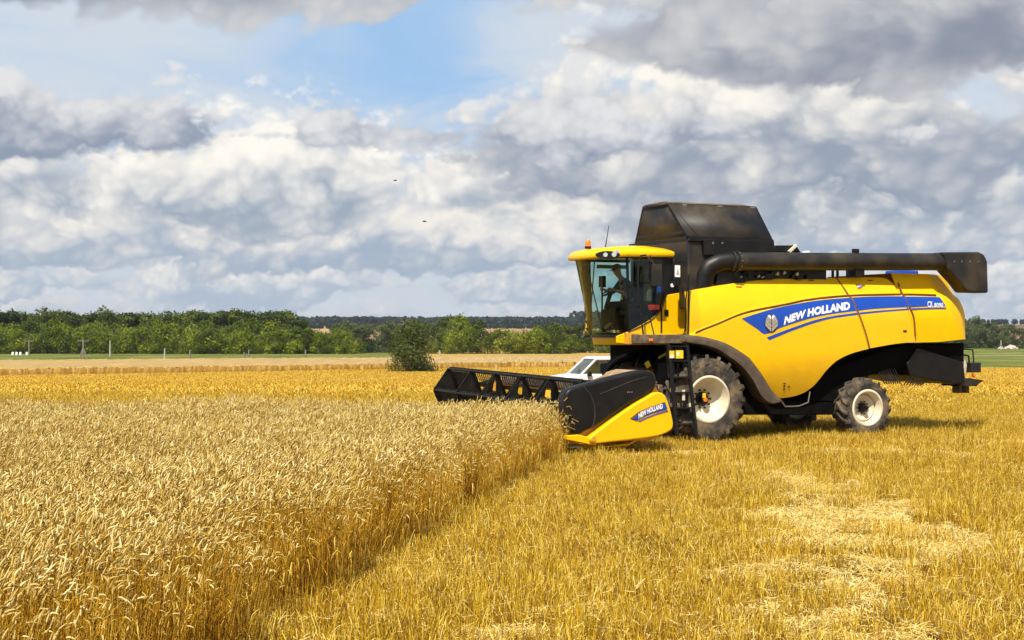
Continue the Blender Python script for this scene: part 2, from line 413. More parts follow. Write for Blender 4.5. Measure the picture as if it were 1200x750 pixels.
# pale trail of chaff and trampled straw left behind the machine, running away from the viewer on the right
trail = np.exp(-((PX-(2.6+.09*(PY-10)))/1.5)**2)*.62*sstep(29, 15, PY) + .75*np.exp(-((PX-6.3)/2.6)**2-((PY-29.6)/.9)**2)
chaff = (pn*.9 + trail + rng.uniform(-.33, .33, n1_)) > .50
pick = np.where(chaff, rng.integers(10, 14, n1_), rng.integers(0, 10, n1_))
hs = 1 + .45*pn + rng.normal(0, .14, n1_)
hs = np.where(chaff, 1.0, hs)
# wheel ruts of the machine: pressed straw
pts1 = np.stack([PX, PY, gz(PX, PY)], -1); sc1 = np.stack([np.ones(n1_), np.ones(n1_), hs], -1)
rt1 = np.stack([rng.normal(0, .05, n1_), rng.normal(0, .05, n1_), rng.uniform(0, 6.28, n1_)], -1)
xs = np.arange(-90, 90, 1.25); ys_ = np.arange(40, 236, 1.4)
PX, PY = np.meshgrid(xs, ys_); PX = (PX + rng.uniform(-.5, .5, PX.shape)).ravel(); PY = (PY + rng.uniform(-.6, .6, PY.shape)).ravel()
keep = in_view(PX, PY, 4) & (rng.uniform(0, 1, PX.shape) < .12+.88*sstep(42, 60, PY)) & ((PY < STRIP(PX)-1) | (PX > 52)) & ~((PX > 52) & (PY > 226)); PX, PY = PX[keep], PY[keep]
n2_ = len(PX)
pts2 = np.stack([PX, PY, gz(PX, PY)], -1); sc2 = np.stack([np.full(n2_, 2.5), np.full(n2_, 2.9), rng.normal(1.0, .15, n2_)], -1)
rt2 = np.stack([np.zeros(n2_), np.zeros(n2_), rng.uniform(0, 6.28, n2_)], -1)
protos = [stubble_clump(200+i, STS, 175, loose=24) for i in range(10)] + [stubble_clump(300+i, STS, 60, hm=.06, loose=230, w=.003) for i in range(4)] \
       + [stubble_clump(340+i, STS, 90, hm=.15, loose=16, w=.006) for i in range(4)]
o = scatter('stubble', np.concatenate([pts1, pts2]), np.concatenate([rt1, rt2]), np.concatenate([sc1, sc2]),
            np.concatenate([pick, rng.integers(14, 18, n2_)]), protos)
tag(o, 'short golden stubble and loose straw covering the harvested field', 'stubble', kind='stuff')

# --- distant strip of standing wheat: a bristly raised sheet with a ragged front
sx = np.concatenate([np.linspace(-125, 50, 1100)]); rows = [0.0, 0.0, .3, 1, 2.5, 5, 9, 14, 20, 28, 38, 50, 62, 74]
vs = []; tone = []
for j, dy in enumerate(rows):
    jit = rng.normal(0, .07, len(sx)); 
    yy = STRIP(sx) + (287.5+.46*np.minimum(sx, 0)-STRIP(sx))*dy/74 + (rng.normal(0, .12, len(sx)) if j < 3 else 0)
    hh = (0 if j == 0 else .86) + (jit if j else 0)
    vs.append(np.stack([sx, yy, gz(sx, yy) + hh], -1)); tone.append(np.clip(rng.normal(.5, .25, len(sx)), 0, 1))
vs = np.concatenate(vs); nr, nc = len(rows), len(sx); idx = np.arange(nr*nc).reshape(nr, nc)
quads = np.stack([idx[:-1, :-1], idx[:-1, 1:], idx[1:, 1:], idx[1:, :-1]], -1).reshape(-1, 4)
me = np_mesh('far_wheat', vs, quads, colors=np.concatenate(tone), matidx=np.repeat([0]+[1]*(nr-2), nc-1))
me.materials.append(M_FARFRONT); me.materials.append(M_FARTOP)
tag(link('far_wheat', me), 'distant strip of standing wheat between the stubble and the green meadow', 'wheat', kind='stuff')

# ================================================================== trees
def leaf_material(name, c0, c1, c2):
    m, nt, bs = attr_tree(name); E.tree = nt
    at = nt.nodes.new('ShaderNodeAttribute'); at.attribute_name = 'tone'; oi = nt.nodes.new('ShaderNodeObjectInfo')
    t = E(at.outputs['Fac']) + (E(oi.outputs['Random'])-.5)*.5
    c = mixc(smooth(t, .0, .5), c0, c1); c = mixc(smooth(t, .5, 1.0), c, c2)
    nt.links.new(c, bs.inputs['Base Color']); bs.inputs['Roughness'].default_value = .6; bs.inputs['Specular IOR Level'].default_value = .25
    tr = nt.nodes.new('ShaderNodeBsdfTranslucent'); nt.links.new(c, tr.inputs['Color'])
    mx = nt.nodes.new('ShaderNodeMixShader'); mx.inputs[0].default_value = .3
    nt.links.new(bs.outputs[0], mx.inputs[1]); nt.links.new(tr.outputs[0], mx.inputs[2]); nt.links.new(mx.outputs[0], nt.nodes['Material Output'].inputs['Surface'])
    return m
M_LEAF_A = leaf_material('leaf_bright', (.045, .072, .004), (.130, .172, .006), (.29, .32, .014))
M_LEAF_B = leaf_material('leaf_dark', (.026, .042, .005), (.058, .082, .009), (.12, .145, .016))
M_LEAF_C = leaf_material('leaf_grey_green', (.040, .058, .018), (.080, .105, .034), (.15, .17, .062))
M_LEAF_F = leaf_material('leaf_far', (.010, .020, .014), (.016, .030, .020), (.028, .045, .028))
M_BARK = new_mat('bark', (.09, .07, .05), .9, var=.8, vscale=6, color2=(.18, .15, .11))

def crown_mesh(name, seed, h, w, m, lobes=14, leaves=2400, lsize=.30, z0=.08, taper=.5, lean=0.0, wide=False):
    r = np.random.default_rng(seed)
    cs = []
    for i in range(lobes):
        f = r.uniform(0, 1); zz = h*(z0 + (1-z0)*f); rad = w*.5*math.sqrt(max(.05, 1-(abs(f-.38)/.72)**2)) if not wide else w*.47*math.sqrt(max(.08, 1-(max(0, f-.18)/.84)**2))
        a = r.uniform(0, 6.28); q = rad*math.sqrt(r.uniform(0, 1))*.75
        cs.append((q*math.cos(a)+lean*zz, q*math.sin(a), zz - h*.08, r.uniform(.16, .30)*w*(1-.35*f*taper), r.uniform(-.35, .35)))
    per = leaves//lobes; vs = []; tn = []
    for cx, cy, cz, rr, tt in cs:
        d = r.normal(size=(per, 3)); d /= np.linalg.norm(d, axis=1)[:, None]
        rad = rr*(r.uniform(.25, 1, per)**.5)[:, None]*(1+.10*r.normal(size=(per, 1)))
        p = np.array([cx, cy, cz]) + d*rad*np.array([1, 1, .85])
        p[:, 2] = np.maximum(p[:, 2], .15*r.uniform(0, 1, per))
        n = d + r.normal(size=(per, 3))*.55; n /= np.linalg.norm(n, axis=1)[:, None]
        u = np.cross(n, r.normal(size=(per, 3))); u /= np.linalg.norm(u, axis=1)[:, None]; v = np.cross(n, u)
        s = lsize*r.uniform(.5, 1.2, (per, 1))
        vs.append(np.stack([p-u*s, p-v*s*.7, p+u*s, p+v*s*.7], 1).reshape(-1, 3))
        tn.append(np.repeat(np.clip(.5+tt+r.normal(0, .13, per), 0, 1), 4))
    vs = np.concatenate(vs); q = np.arange(len(vs)).reshape(-1, 4)
    me = np_mesh(name, vs, q, colors=np.concatenate(tn)); me.materials.append(m)
    return me
def trunk_mesh(name, seed, h, w, m=M_BARK):
    r = random.Random(seed); T = Tubes(); top = Vector((r.uniform(-.05, .05)*h, 0, h*.8))
    T.tube([Vector((0, 0, -.2)), Vector((.02*h, 0, h*.25)), top*.6+Vector((0, 0, h*.1)), top], [.028*h, .022*h, .014*h, .003*h], 6, .5, 0)
    for i in range(6):
        z = h*r.uniform(.2, .6); a = r.uniform(0, 6.28); e = Vector((math.cos(a), math.sin(a), .9))
        p = Vector((0, 0, z)); T.tube([p, p+e*w*.18, p+e*w*.36+Vector((0, 0, .05*h))], [.011*h, .007*h, .002*h], 5, .5, 0)
    return T.mesh(name, [m], True)
KINDS = {}
def tree_kind(key, m, specs):
    KINDS[key] = [(crown_mesh('crown_%s_%d' % (key, i), hash((key == 'a', i)) % 1000 + 17*i + len(key)*7, *s[:2], m, **s[2]), trunk_mesh('trunk_%s_%d' % (key, i), i+3, *s[:2])) for i, s in enumerate(specs)]
tree_kind('bright', M_LEAF_A, [(6.5, 8.5, dict(lobes=16, leaves=2300, lsize=.24)), (6.0, 7.2, dict(lobes=13, leaves=2000, lsize=.24)), (7.0, 7.8, dict(lobes=15, leaves=2200, lsize=.24)), (5.2, 8.6, dict(lobes=16, leaves=2000, lsize=.22))])
tree_kind('dark', M_LEAF_B, [(8.6, 8.4, dict(lobes=20, leaves=3600, lsize=.30)), (9.0, 7.8, dict(lobes=18, leaves=3400, lsize=.30)), (8.3, 9.0, dict(lobes=20, leaves=3600, lsize=.30))])
tree_kind('grey', M_LEAF_C, [(8.4, 7.6, dict(lobes=16, leaves=2300, lsize=.26)), (9.4, 7.0, dict(lobes=15, leaves=2300, lsize=.28)), (7.4, 8.4, dict(lobes=17, leaves=2200, lsize=.26))])
rt = random.Random(11)
def tree(key, x, y, s, label, group, name='broadleaf_tree', sz=None, i=None):
    i = rt.randrange(len(KINDS[key])) if i is None else i
    cm, tm = KINDS[key][i]
    t = thing(name, label, 'tree', (x, y, gzs(x, y)-.05), rt.uniform(0, 6.28), group)
    t.scale = (s*rt.uniform(.92, 1.1), s*rt.uniform(.92, 1.1), (sz or s)*rt.uniform(.93, 1.07))
    link('crown', cm, None, t); link('trunk', tm, None, t)
    return t
def px2x(px, d): return (px-600)/F*d
GL = 'trees of the long wood on the left'
# back row of the left wood (tall, dark) and front row (lower, brighter)
for px in np.arange(-70, 330, 9.5):
    tree('dark', px2x(px+rt.uniform(-3, 3), 432+rt.uniform(-8, 8)), 432+rt.uniform(-8, 8), 1.30, 'tall dark green tree at the back of the wood on the left', GL + ', back row')
for px in np.arange(-60, 330, 10.5):
    tree('bright', px2x(px+rt.uniform(-3, 3), 414), 414+rt.uniform(-5, 5), rt.uniform(1.18, 1.32), 'full green tree in the middle of the wood on the left', GL + ', middle')
for px in np.arange(-60, 415, 10.5):
    y = 398+rt.uniform(-4, 4)
    tree('bright', px2x(px+rt.uniform(-4, 4), y), y, rt.uniform(.82, 1.08), 'low bright green tree along the front of the wood on the left', GL + ', front row')
for px in np.arange(322, 404, 9):
    tree('bright', px2x(px, 406), 406, rt.uniform(.86, 1.0), 'rounded green tree joining the left wood to the grey green trees', GL + ', gap')
for px in np.arange(318, 372, 11):
    tree('bright' if rt.random() < .5 else 'dark', px2x(px, 414), 414+rt.uniform(-5, 5), rt.uniform(1.0, 1.15)*.9, 'full green tree at the right end of the left wood', GL + ', right end')
GM = 'grey green trees in the gap beside the lone bush'
for px in np.arange(396, 556, 11):
    y = 455+rt.uniform(-6, 6)
    tree('grey', px2x(px+rt.uniform(-4, 4), y), y, rt.uniform(.98, 1.12), 'grey green tree behind the lone bush in the field', GM)
for px in np.arange(404, 540, 15):
    y = 425+rt.uniform(-6, 6)
    tree('grey' if rt.random() < .7 else 'dark', px2x(px+rt.uniform(-4, 4), y), y, rt.uniform(.8, .95), 'lower grey green tree behind the lone bush in the field', GM + ', lower')
tree('bright', px2x(541, 440), 440, 1.52, 'tallest bright green tree to the right of the lone bush', None, i=2)
tree('dark', px2x(524, 446), 446, 1.10, 'tall dark tree just left of the tallest bright green tree', None, i=0)
tree('dark', px2x(556, 446), 446, 1.04, 'tall dark tree just right of the tallest bright green tree', None, i=2)
GC = 'trees between the lone bush and the combine cab'
for px in np.arange(520, 672, 10.5):
    y = 402+rt.uniform(-5, 5); f = math.exp(-((px-630)/30)**2)
    tree('bright', px2x(px+rt.uniform(-3, 3), y), y, rt.uniform(.88, 1.0)+.12*f, 'rounded green tree standing between lone bush and combine', GC)
for px in np.arange(612, 880, 11):
    y = 420+rt.uniform(-6, 6)
    tree('bright' if rt.random() < .4 else 'dark', px2x(px+rt.uniform(-3, 3), y), y, rt.uniform(.9, 1.05)*.92, 'darker tree of the wood behind the combine cab', 'trees of the wood behind the combine cab')
GR = 'trees beyond the meadow right of the combine'
for px in np.arange(1085, 1265, 11):
    y = 560+rt.uniform(-10, 10); f = 1.0 if px < 1150 else max(.62, .95-(px-1150)*.006)
    tree('grey' if rt.random() < .8 else 'dark', px2x(px+rt.uniform(-4, 4), y), y, rt.uniform(1.0, 1.2)*1.2*f, 'grey green tree beyond the meadow right of the combine', GR)
for px in np.arange(1090, 1265, 13):
    y = 535+rt.uniform(-6, 6)
    tree('grey', px2x(px+rt.uniform(-4, 4), y), y, rt.uniform(.75, 1.0), 'lower grey green tree beyond the meadow right of the combine', GR + ', lower')
# lone willow bush in front of the far wheat
bx, by = px2x(485.5, 205), 205.0
t = thing('willow_bush', 'lone rounded willow bush standing at the edge of the far wheat', 'bush', (bx, by, gzs(bx, by)-.05))
M_LEAF_W = leaf_material('leaf_willow', (.042, .060, .012), (.085, .110, .024), (.17, .195, .060))
link('crown', crown_mesh('willow_crown', 5, 6.7, 8.0, M_LEAF_W, lobes=44, leaves=20000, lsize=.14, z0=.0, taper=.35, lean=-.03, wide=True), None, t)
link('stems', trunk_mesh('willow_stems', 9, 4.5, 5.0), None, t)

# dark far forest on the hill: a ragged mass of crowns
r = np.random.default_rng(3); vs = []; tn = []
def far_crowns(n, fx, fy, hh, leaf, per=26):
    for i in range(n):
        x, y = fx(), fy(); z = gzs(x, y); w = hh*r.uniform(.45, .8)
        c = np.array([x, y, z+hh*r.uniform(.45, .62)]); d = r.normal(size=(per, 3)); d /= np.linalg.norm(d, axis=1)[:, None]
        p = c + d*np.array([w*.55, w*.55, hh*.5])*r.uniform(.6, 1, (per, 1))
        nn = d + r.normal(size=(per, 3))*.4; u = np.cross(nn, r.normal(size=(per, 3))); u /= np.linalg.norm(u, axis=1)[:, None]; v = np.cross(nn, u); v /= np.linalg.norm(v, axis=1)[:, None]
        s = leaf*r.uniform(.6, 1.2, (per, 1))
        vs.append(np.stack([p-u*s, p-v*s, p+u*s, p+v*s], 1).reshape(-1, 3)); tn.append(np.repeat(np.clip(r.normal(.45, .2, per), 0, 1), 4))
far_crowns(1500, lambda: r.uniform(-700, 470), lambda: r.uniform(1740, 1800), 9.5, 2.6)
far_crowns(260, lambda: r.uniform(-260, 100), lambda: r.uniform(1500, 1530), 5.0, 1.6)
far_crowns(60, lambda: r.normal(115, 22), lambda: r.uniform(1690, 1730), 15.0, 3.0)
far_crowns(70, lambda: r.uniform(520, 720), lambda: r.uniform(1850, 1900), 6.0, 2.0)
vs = np.concatenate(vs)
me = np_mesh('far_forest', vs, np.arange(len(vs)).reshape(-1, 4), colors=np.concatenate(tn)); me.materials.append(M_LEAF_F)
tag(link('far_forest', me), 'dark bluish forest along the far ridge on the horizon', 'forest', kind='stuff')

# thin summer air over the whole place
hz = bpy.data.materials.new('haze_air'); hz.use_nodes = True; hn = hz.node_tree; hn.nodes.clear()
ho = hn.nodes.new('ShaderNodeOutputMaterial'); pv = hn.nodes.new('ShaderNodeVolumePrincipled')
pv.inputs['Color'].default_value = (.72, .82, .95, 1); pv.inputs['Density'].default_value = 0.00006; pv.inputs['Anisotropy'].default_value = 0.0
hn.links.new(pv.outputs[0], ho.inputs['Volume'])
bmh = bmesh.new(); bmesh.ops.create_cube(bmh, size=1.0)
for v in bmh.verts: v.co = Vector((v.co.x*9000, 2900+v.co.y*6400, 13 + v.co.z*44))
meh = bpy.data.meshes.new('haze'); bmh.to_mesh(meh); bmh.free()
tag(link('haze', meh, hz), kind='stuff')

# ================================================================== combine harvester
YEL  = new_mat('yellow_paint', (.93, .53, .001), .30, var=.22, vscale=1.3, color2=(.70, .38, .01), spec=.35, coat=.12)
YELH = new_mat('yellow_hood_paint', (.93, .53, .001), .55, var=.3, vscale=1.3, color2=(.70, .38, .01), spec=.12)
YELD = new_mat('dusty_shaded_yellow_paint', (.74, .36, .012), .5, var=.8, vscale=4.0, color2=(.34, .20, .07))  # dusty yellow; its darker orange also paints shade onto the header end plates
BLK  = new_mat('black_plastic', (.005, .005, .0055), .40, var=.3, vscale=3.0, color2=(.026, .021, .016), bumps=.12, spec=.35)
REELM = new_mat('reel_black_paint', (.004, .004, .004), .45, var=.5, vscale=6.0, color2=(.03, .024, .017), spec=.3)
UND  = new_mat('underbody_black', (.004, .004, .004), .8, var=.3, vscale=5.0, color2=(.012, .010, .008), spec=.08)
CHAR = new_mat('dusty_charcoal_steel', (.013, .012, .011), .5, var=.7, vscale=1.6, color2=(.075, .052, .026), bumps=.1)
DUST = new_mat('dust_coated_steel', (.085, .062, .042), .8, var=.9, vscale=7.0, color2=(.24, .17, .10), bumps=.3)
FEND = new_mat('dusty_fender_plastic', (.065, .047, .033), .7, var=.8, vscale=5.0, color2=(.15, .105, .065), bumps=.15)
RUB  = new_mat('tyre_rubber', (.030, .027, .024), .88, var=1.0, vscale=3.0, color2=(.21, .155, .09), bumps=.4, bscale=25)
RIM  = new_mat('cream_rim_paint', (.72, .66, .50), .45, var=.6, vscale=4.0, color2=(.50, .40, .23))
STEEL = new_mat('worn_steel', (.45, .43, .40), .35, metal=.9, var=.5, vscale=8.0, color2=(.25, .20, .14))
FEEDM = new_mat('dirty_feeder_paint', (.30, .15, .015), .7, var=.9, vscale=3.0, color2=(.10, .06, .03))
DARKI = new_mat('cab_interior', (.020, .021, .023), .7)
BLUE = new_mat('blue_decal', (.006, .062, .42), .38, var=.2, vscale=3.0, color2=(.02, .08, .32), coat=.05)
WHT  = new_mat('white_decal', (.82, .82, .80), .4)
GREYD = new_mat('silver_decal', (.42, .38, .31), .4, var=.6, vscale=9.0, color2=(.25, .22, .17))
NAVY = new_mat('dark_outline_decal', (.015, .02, .05), .4)
BRN  = new_mat('brown_seam', (.16, .062, .008), .7, var=.5, vscale=8, color2=(.07, .035, .01))
ORG  = new_mat('orange_lens', (.95, .20, .01), .25, coat=.5)
RED  = new_mat('red_decal', (.65, .03, .02), .4)
def mud_specks(m, lo=1.15, hi=2.15):
    """brown specks thrown up on the lower part of the paint"""
    nt = m.node_tree; E.tree = nt; bs = nt.nodes['Principled BSDF']; src = bs.inputs['Base Color'].links[0].from_socket
    tcn = nt.nodes.new('ShaderNodeTexCoord'); sp = nt.nodes.new('ShaderNodeSeparateXYZ'); nt.links.new(tcn.outputs['Object'], sp.inputs[0])
    z, x = E(sp.outputs[2]), E(sp.outputs[0])
    a = fbm(tcn.outputs['Object'], 6, .75, scale=17.); b = fbm(tcn.outputs['Object'], 3, .5, scale=2.2)
    low = smooth(z - x*.13, hi-.35, lo-.25)
    f = smooth(a + low*.07 + (b-.5)*.16, .715, .76)*smooth(low, 0., .25)
    film = smooth(b + low*.25, .45, .8)*low*.35
    c = mixc(film, src, (.45, .25, .04)); c = mixc(f, c, (.13, .065, .02))
    nt.links.new(c, bs.inputs['Base Color'])
YELS = YEL.copy(); YELS.name = 'yellow_shield_paint'
mud_specks(YEL)
LAMP = new_mat('lamp_lens', (.75, .75, .72), .12, metal=.6)
GREEN_STRAP = new_mat('yellow_green_strap', (.50, .56, .02), .6)
TAPE = new_mat('warning_yellow', (.85, .60, .01), .5)
def glass_material(name, tint, refl=.09):
    m = bpy.data.materials.new(name); m.use_nodes = True; nt = m.node_tree; nt.nodes.clear()
    o = nt.nodes.new('ShaderNodeOutputMaterial'); t = nt.nodes.new('ShaderNodeBsdfTransparent'); g = nt.nodes.new('ShaderNodeBsdfGlossy')
    t.inputs['Color'].default_value = (*tint, 1); g.inputs['Roughness'].default_value = .03; g.inputs['Color'].default_value = (.9, .95, .95, 1)
    fr = nt.nodes.new('ShaderNodeFresnel'); fr.inputs['IOR'].default_value = 1.45
    ad = nt.nodes.new('ShaderNodeMath'); ad.operation = 'ADD'; ad.inputs[1].default_value = -.012
    mx = nt.nodes.new('ShaderNodeMixShader'); nt.links.new(fr.outputs[0], ad.inputs[0]); nt.links.new(ad.outputs[0], mx.inputs[0])
    nt.links.new(t.outputs[0], mx.inputs[1]); nt.links.new(g.outputs[0], mx.inputs[2]); nt.links.new(mx.outputs[0], o.inputs['Surface'])
    return m
GLASS = glass_material('cab_glass', (.66, .84, .79))
CARGLASS = glass_material('car_glass', (.35, .40, .38), .2)

TH = R(24); OX, OY = 4.19, 32.5               # machine origin (outer face of the near front tyre) and heading
cT, sT = math.cos(TH), math.sin(TH)
CY = 1.75                                     # machine centre line, measured across from the near tyre
def L(px, py, ly):
    """length and height on the machine of a point measured in the photograph, at distance ly across it"""
    kx = (px-600)/F; ox = OX - sT*ly; oy = OY + cT*ly
    lx = (kx*oy-ox)/(cT-kx*sT); d = oy + sT*lx
    return lx, H-(py-HY)*d/F
def LL(pts, ly): return [L(x, y, ly) for x, y in pts]

combine = thing('combine_harvester', 'large yellow combine harvester with black grain tank cutting at the far edge of the wheat', 'combine harvester', (OX, OY, 0), TH)

class MB:
    """collects shapes in machine coordinates: x along the machine (rear = +), y across (away = +), z up"""
    def __init__(s): s.bm = bmesh.new()
    def poly_prism(s, pts, y0, y1, top_in=0.0):
        """outline in (x, z), extruded across from y0 to y1"""
        a = [s.bm.verts.new((x, y0, z)) for x, z in pts]; b = [s.bm.verts.new((x, y1, z)) for x, z in pts]
        n = len(pts); s.bm.faces.new(a); s.bm.faces.new(b[::-1])
        for i in range(n): s.bm.faces.new((a[i], b[i], b[(i+1) % n], a[(i+1) % n]))
        return s
    def box(s, x0, x1, y0, y1, z0, z1, rot=None, piv=None):
        vs = [Vector((x, y, z)) for x in (x0, x1) for y in (y0, y1) for z in (z0, z1)]
        if rot is not None:
            pv = Vector(piv) if piv is not None else Vector(((x0+x1)/2, (y0+y1)/2, (z0+z1)/2))
            vs = [pv + rot @ (v-pv) for v in vs]
        v = [s.bm.verts.new(q) for q in vs]
        for f in ((0,1,3,2),(4,6,7,5),(0,4,5,1),(2,3,7,6),(0,2,6,4),(1,5,7,3)): s.bm.faces.new([v[i] for i in f])
        return s
    def hexa(s, p):
        v = [s.bm.verts.new(q) for q in p]           # 0-3 bottom loop, 4-7 top loop
        for f in ((3,2,1,0),(4,5,6,7),(0,1,5,4),(1,2,6,5),(2,3,7,6),(3,0,4,7)): s.bm.faces.new([v[i] for i in f])
        return s
    def tube(s, path, r, n=10, cap=True):
        path = [Vector(p) for p in path]; rs = r if isinstance(r, (list, tuple)) else [r]*len(path); rings = []; k = len(path)
        pu = None
        for i, p in enumerate(path):
            d = (path[min(k-1, i+1)]-path[max(0, i-1)]).normalized()
            ref = pu if pu is not None else (Vector((0, 1, 0)) if abs(d.y) < .9 else Vector((1, 0, 0)))
            w = d.cross(ref).normalized(); u = w.cross(d); pu = u
            rings.append([s.bm.verts.new(p + (u*math.cos(2*math.pi*j/n) + w*math.sin(2*math.pi*j/n))*rs[i]) for j in range(n)])
        for a, b in zip(rings, rings[1:]):
            for j in range(n): s.bm.faces.new((a[j], a[(j+1) % n], b[(j+1) % n], b[j]))
        if cap: s.bm.faces.new(rings[0][::-1]); s.bm.faces.new(rings[-1])
        return s
    def bar(s, a, b, w=.03, h=None):
        """rectangular bar between two points"""
        a, b = Vector(a), Vector(b); h = h or w; d = (b-a).normalized()
        ref = Vector((0, 0, 1)) if abs(d.z) < .9 else Vector((1, 0, 0)); u = d.cross(ref).normalized(); v = u.cross(d)
        p = []
        for c in (a, b):
            p += [c-u*w/2-v*h/2, c+u*w/2-v*h/2, c+u*w/2+v*h/2, c-u*w/2+v*h/2]
        return s.hexa(p)
    def lathe(s, prof, cx, cz, n=40, closed=False):
        """profile of (y, radius) spun about an axle along y"""
        rings = [[s.bm.verts.new((cx+r*math.cos(2*math.pi*j/n), y, cz+r*math.sin(2*math.pi*j/n))) for j in range(n)] if r > 1e-6 else [s.bm.verts.new((cx, y, cz))] for y, r in prof]
        pr = list(zip(rings, rings[1:])) + ([(rings[-1], rings[0])] if closed else [])
        for a, b in pr:
            for j in range(n):
                q = (j+1) % n
                if len(a) == 1: s.bm.faces.new((a[0], b[j], b[q]))
                elif len(b) == 1: s.bm.faces.new((a[j], a[q], b[0]))
                else: s.bm.faces.new((a[j], a[q], b[q], b[j]))
        return s
    def grid(s, rows):
        vs = [[s.bm.verts.new(p) for p in row] for row in rows]
        for a, b in zip(vs, vs[1:]):
            for i in range(len(a)-1): s.bm.faces.new((a[i], a[i+1], b[i+1], b[i]))
        return s
    def build(s, name, m, parent=None, bevel=0.0, seg=2, angle=35, thick=0.0, smooth=True, recalc=True):
        if recalc: bmesh.ops.recalc_face_normals(s.bm, faces=s.bm.faces)
        me = bpy.data.meshes.new(name); s.bm.to_mesh(me); s.bm.free()
        o = link(name, me, m, parent)
        if smooth:
            me.shade_smooth(); me.set_sharp_from_angle(angle=R(angle))
        if thick:
            md = o.modifiers.new('thickness', 'SOLIDIFY'); md.thickness = thick; md.offset = 0
        if bevel:
            md = o.modifiers.new('bevel', 'BEVEL'); md.width = bevel; md.segments = seg; md.limit_method = 'ANGLE'; md.angle_limit = R(30)
            md.harden_normals = True
        return o

def resample(pts, n):
    pts = [Vector((*p, 0)) for p in pts]; d = [0.0]
    for a, b in zip(pts, pts[1:]): d.append(d[-1]+(b-a).length)
    out = []
    for i in range(n):
        t = d[-1]*i/(n-1); j = max(0, min(len(d)-2, next((q for q in range(len(d)-1) if d[q+1] >= t-1e-9), len(d)-2)))
        f = (t-d[j])/max(1e-9, d[j+1]-d[j]); out.append(pts[j].lerp(pts[j+1], f))
    return [(p.x, p.y) for p in out]
def smooth_pts(pts, n):
    """Catmull-Rom curve through the points, n samples"""
    P = [Vector((*p, 0)) for p in pts]; P = [P[0]*2-P[1]] + P + [P[-1]*2-P[-2]]; out = []
    for i in range(1, len(P)-2):
        for k in range(8):
            t = k/8; a, b, c, d = P[i-1], P[i], P[i+1], P[i+2]
            q = .5*((2*b) + (c-a)*t + (2*a-5*b+4*c-d)*t*t + (3*b-a-3*c+d)*t**3); out.append((q.x, q.y))
    out.append((P[-2].x, P[-2].y))
    return resample(out, n)

# -------------------------------------------------- side panels
LYP = .10
seam_px = [(806, 394.3), (838, 381), (873, 367), (920, 357.5), (950, 351.6), (997, 347), (1064, 345.3), (1108, 346.5), (1135, 348)]
seam = smooth_pts(LL(seam_px, LYP), 80)
def seam_z(x):
    if x <= seam[0][0]: return seam[0][1]
    for a, b in zip(seam, seam[1:]):
        if a[0] <= x <= b[0]: return a[1] + (b[1]-a[1])*(x-a[0])/max(1e-9, b[0]-a[0])
    return seam[-1][1]
def surf(x, z, side=0):
    """bulging outer face of the side panels; z above the seam lies a little further in"""
    y = .07
    if z > 2.45: y += ((z-2.45)/.95)**2*.30
    if z < 1.85: y += ((1.85-z)/.9)**2*.16
    u = z - seam_z(x)
    y += .035*min(1, max(0, (u+.0)/.03))
    y += .05*max(0, 1-abs(x+.15)/.6)**2
    y += .07*max(0, (x-3.6)/3)**2
    return y
def panel(name, bottom_px, top_px, nu=60, nv=34, inset=0.0, mat=None, smooth_b=True, parent=None):
    B = smooth_pts(LL(bottom_px, LYP), nu) if smooth_b else resample(LL(bottom_px, LYP), nu)
    T = smooth_pts(LL(top_px, LYP), nu) if len(top_px) > 2 else resample(LL(top_px, LYP), nu)
    rows = []
    for j in range(nv+1):
        t = j/nv
        row = []
        for (bx_, bz_), (tx_, tz_) in zip(B, T):
            x = bx_+(tx_-bx_)*t; z = bz_+(tz_-bz_)*t
            row.append([x, 0, z])
        rows.append(row)
    # pull the grid onto the seam so that the crease is sharp
    def fill(side):
        mb = MB(); rr = []
        for row in rows:
            q = []
            for x, _, z in row:
                y = surf(x, z) + inset
                q.append((x, y if side == 0 else 2*CY-y, z))
            rr.append(q)
        mb.grid(rr)
        # returned edges along the outline, turned inwards
        sgn = 1 if side == 0 else -1
        for edge in (rr[0], rr[-1], [r_[0] for r_ in rr], [r_[-1] for r_ in rr]):
            mb.grid([edge, [(x, y+.12*sgn, z) for x, y, z in edge]])
        bmesh.ops.remove_doubles(mb.bm, verts=mb.bm.verts, dist=.0005)
        return mb.build(name, mat or YEL, parent or combine, angle=40)
    a = fill(0); b = fill(1); return a
arch_px = [(808, 394.5), (826.7, 396.8), (850, 402.7), (873, 416.7), (880, 423.7), (891.7, 440), (903, 457.5), (914, 466), (926.7, 466.3), (943, 462.2), (954.7, 454), (961.7, 444.7), (968.7, 434.2), (980.3, 422.5), (996.7, 414.3), (1017, 408.5)]
# front panel in two halves divided by the slanted split line
mid_b = [(926.7, 466.3), (943, 462.2), (954.7, 454), (961.7, 444.7), (968.7, 434.2), (980.3, 422.5), (996.7, 414.3), (1017, 408.7)]
front_b = arch_px[:9] + mid_b[1:]
front_t = [(810, 341.5), (835, 336.5), (864, 332), (890, 328.8), (920, 326.4), (950, 325), (990.5, 325)]
def interp_line(px_pts, n): return resample(px_pts, n)
panel('front_side_panel', front_b, front_t, nu=120, nv=44)
right_edge = [(992.5, 325), (999.5, 343.7), (1006.5, 364.7), (1015.7, 392.7), (1019, 408.5)]
panel('middle_side_panel', [(1017.3, 408.4), (1043, 403.8), (1060, 401.6), (1073, 400.3)], [(991.2, 325), (1030, 324.5), (1048, 325.2), (1056, 331)], nu=40, nv=34)
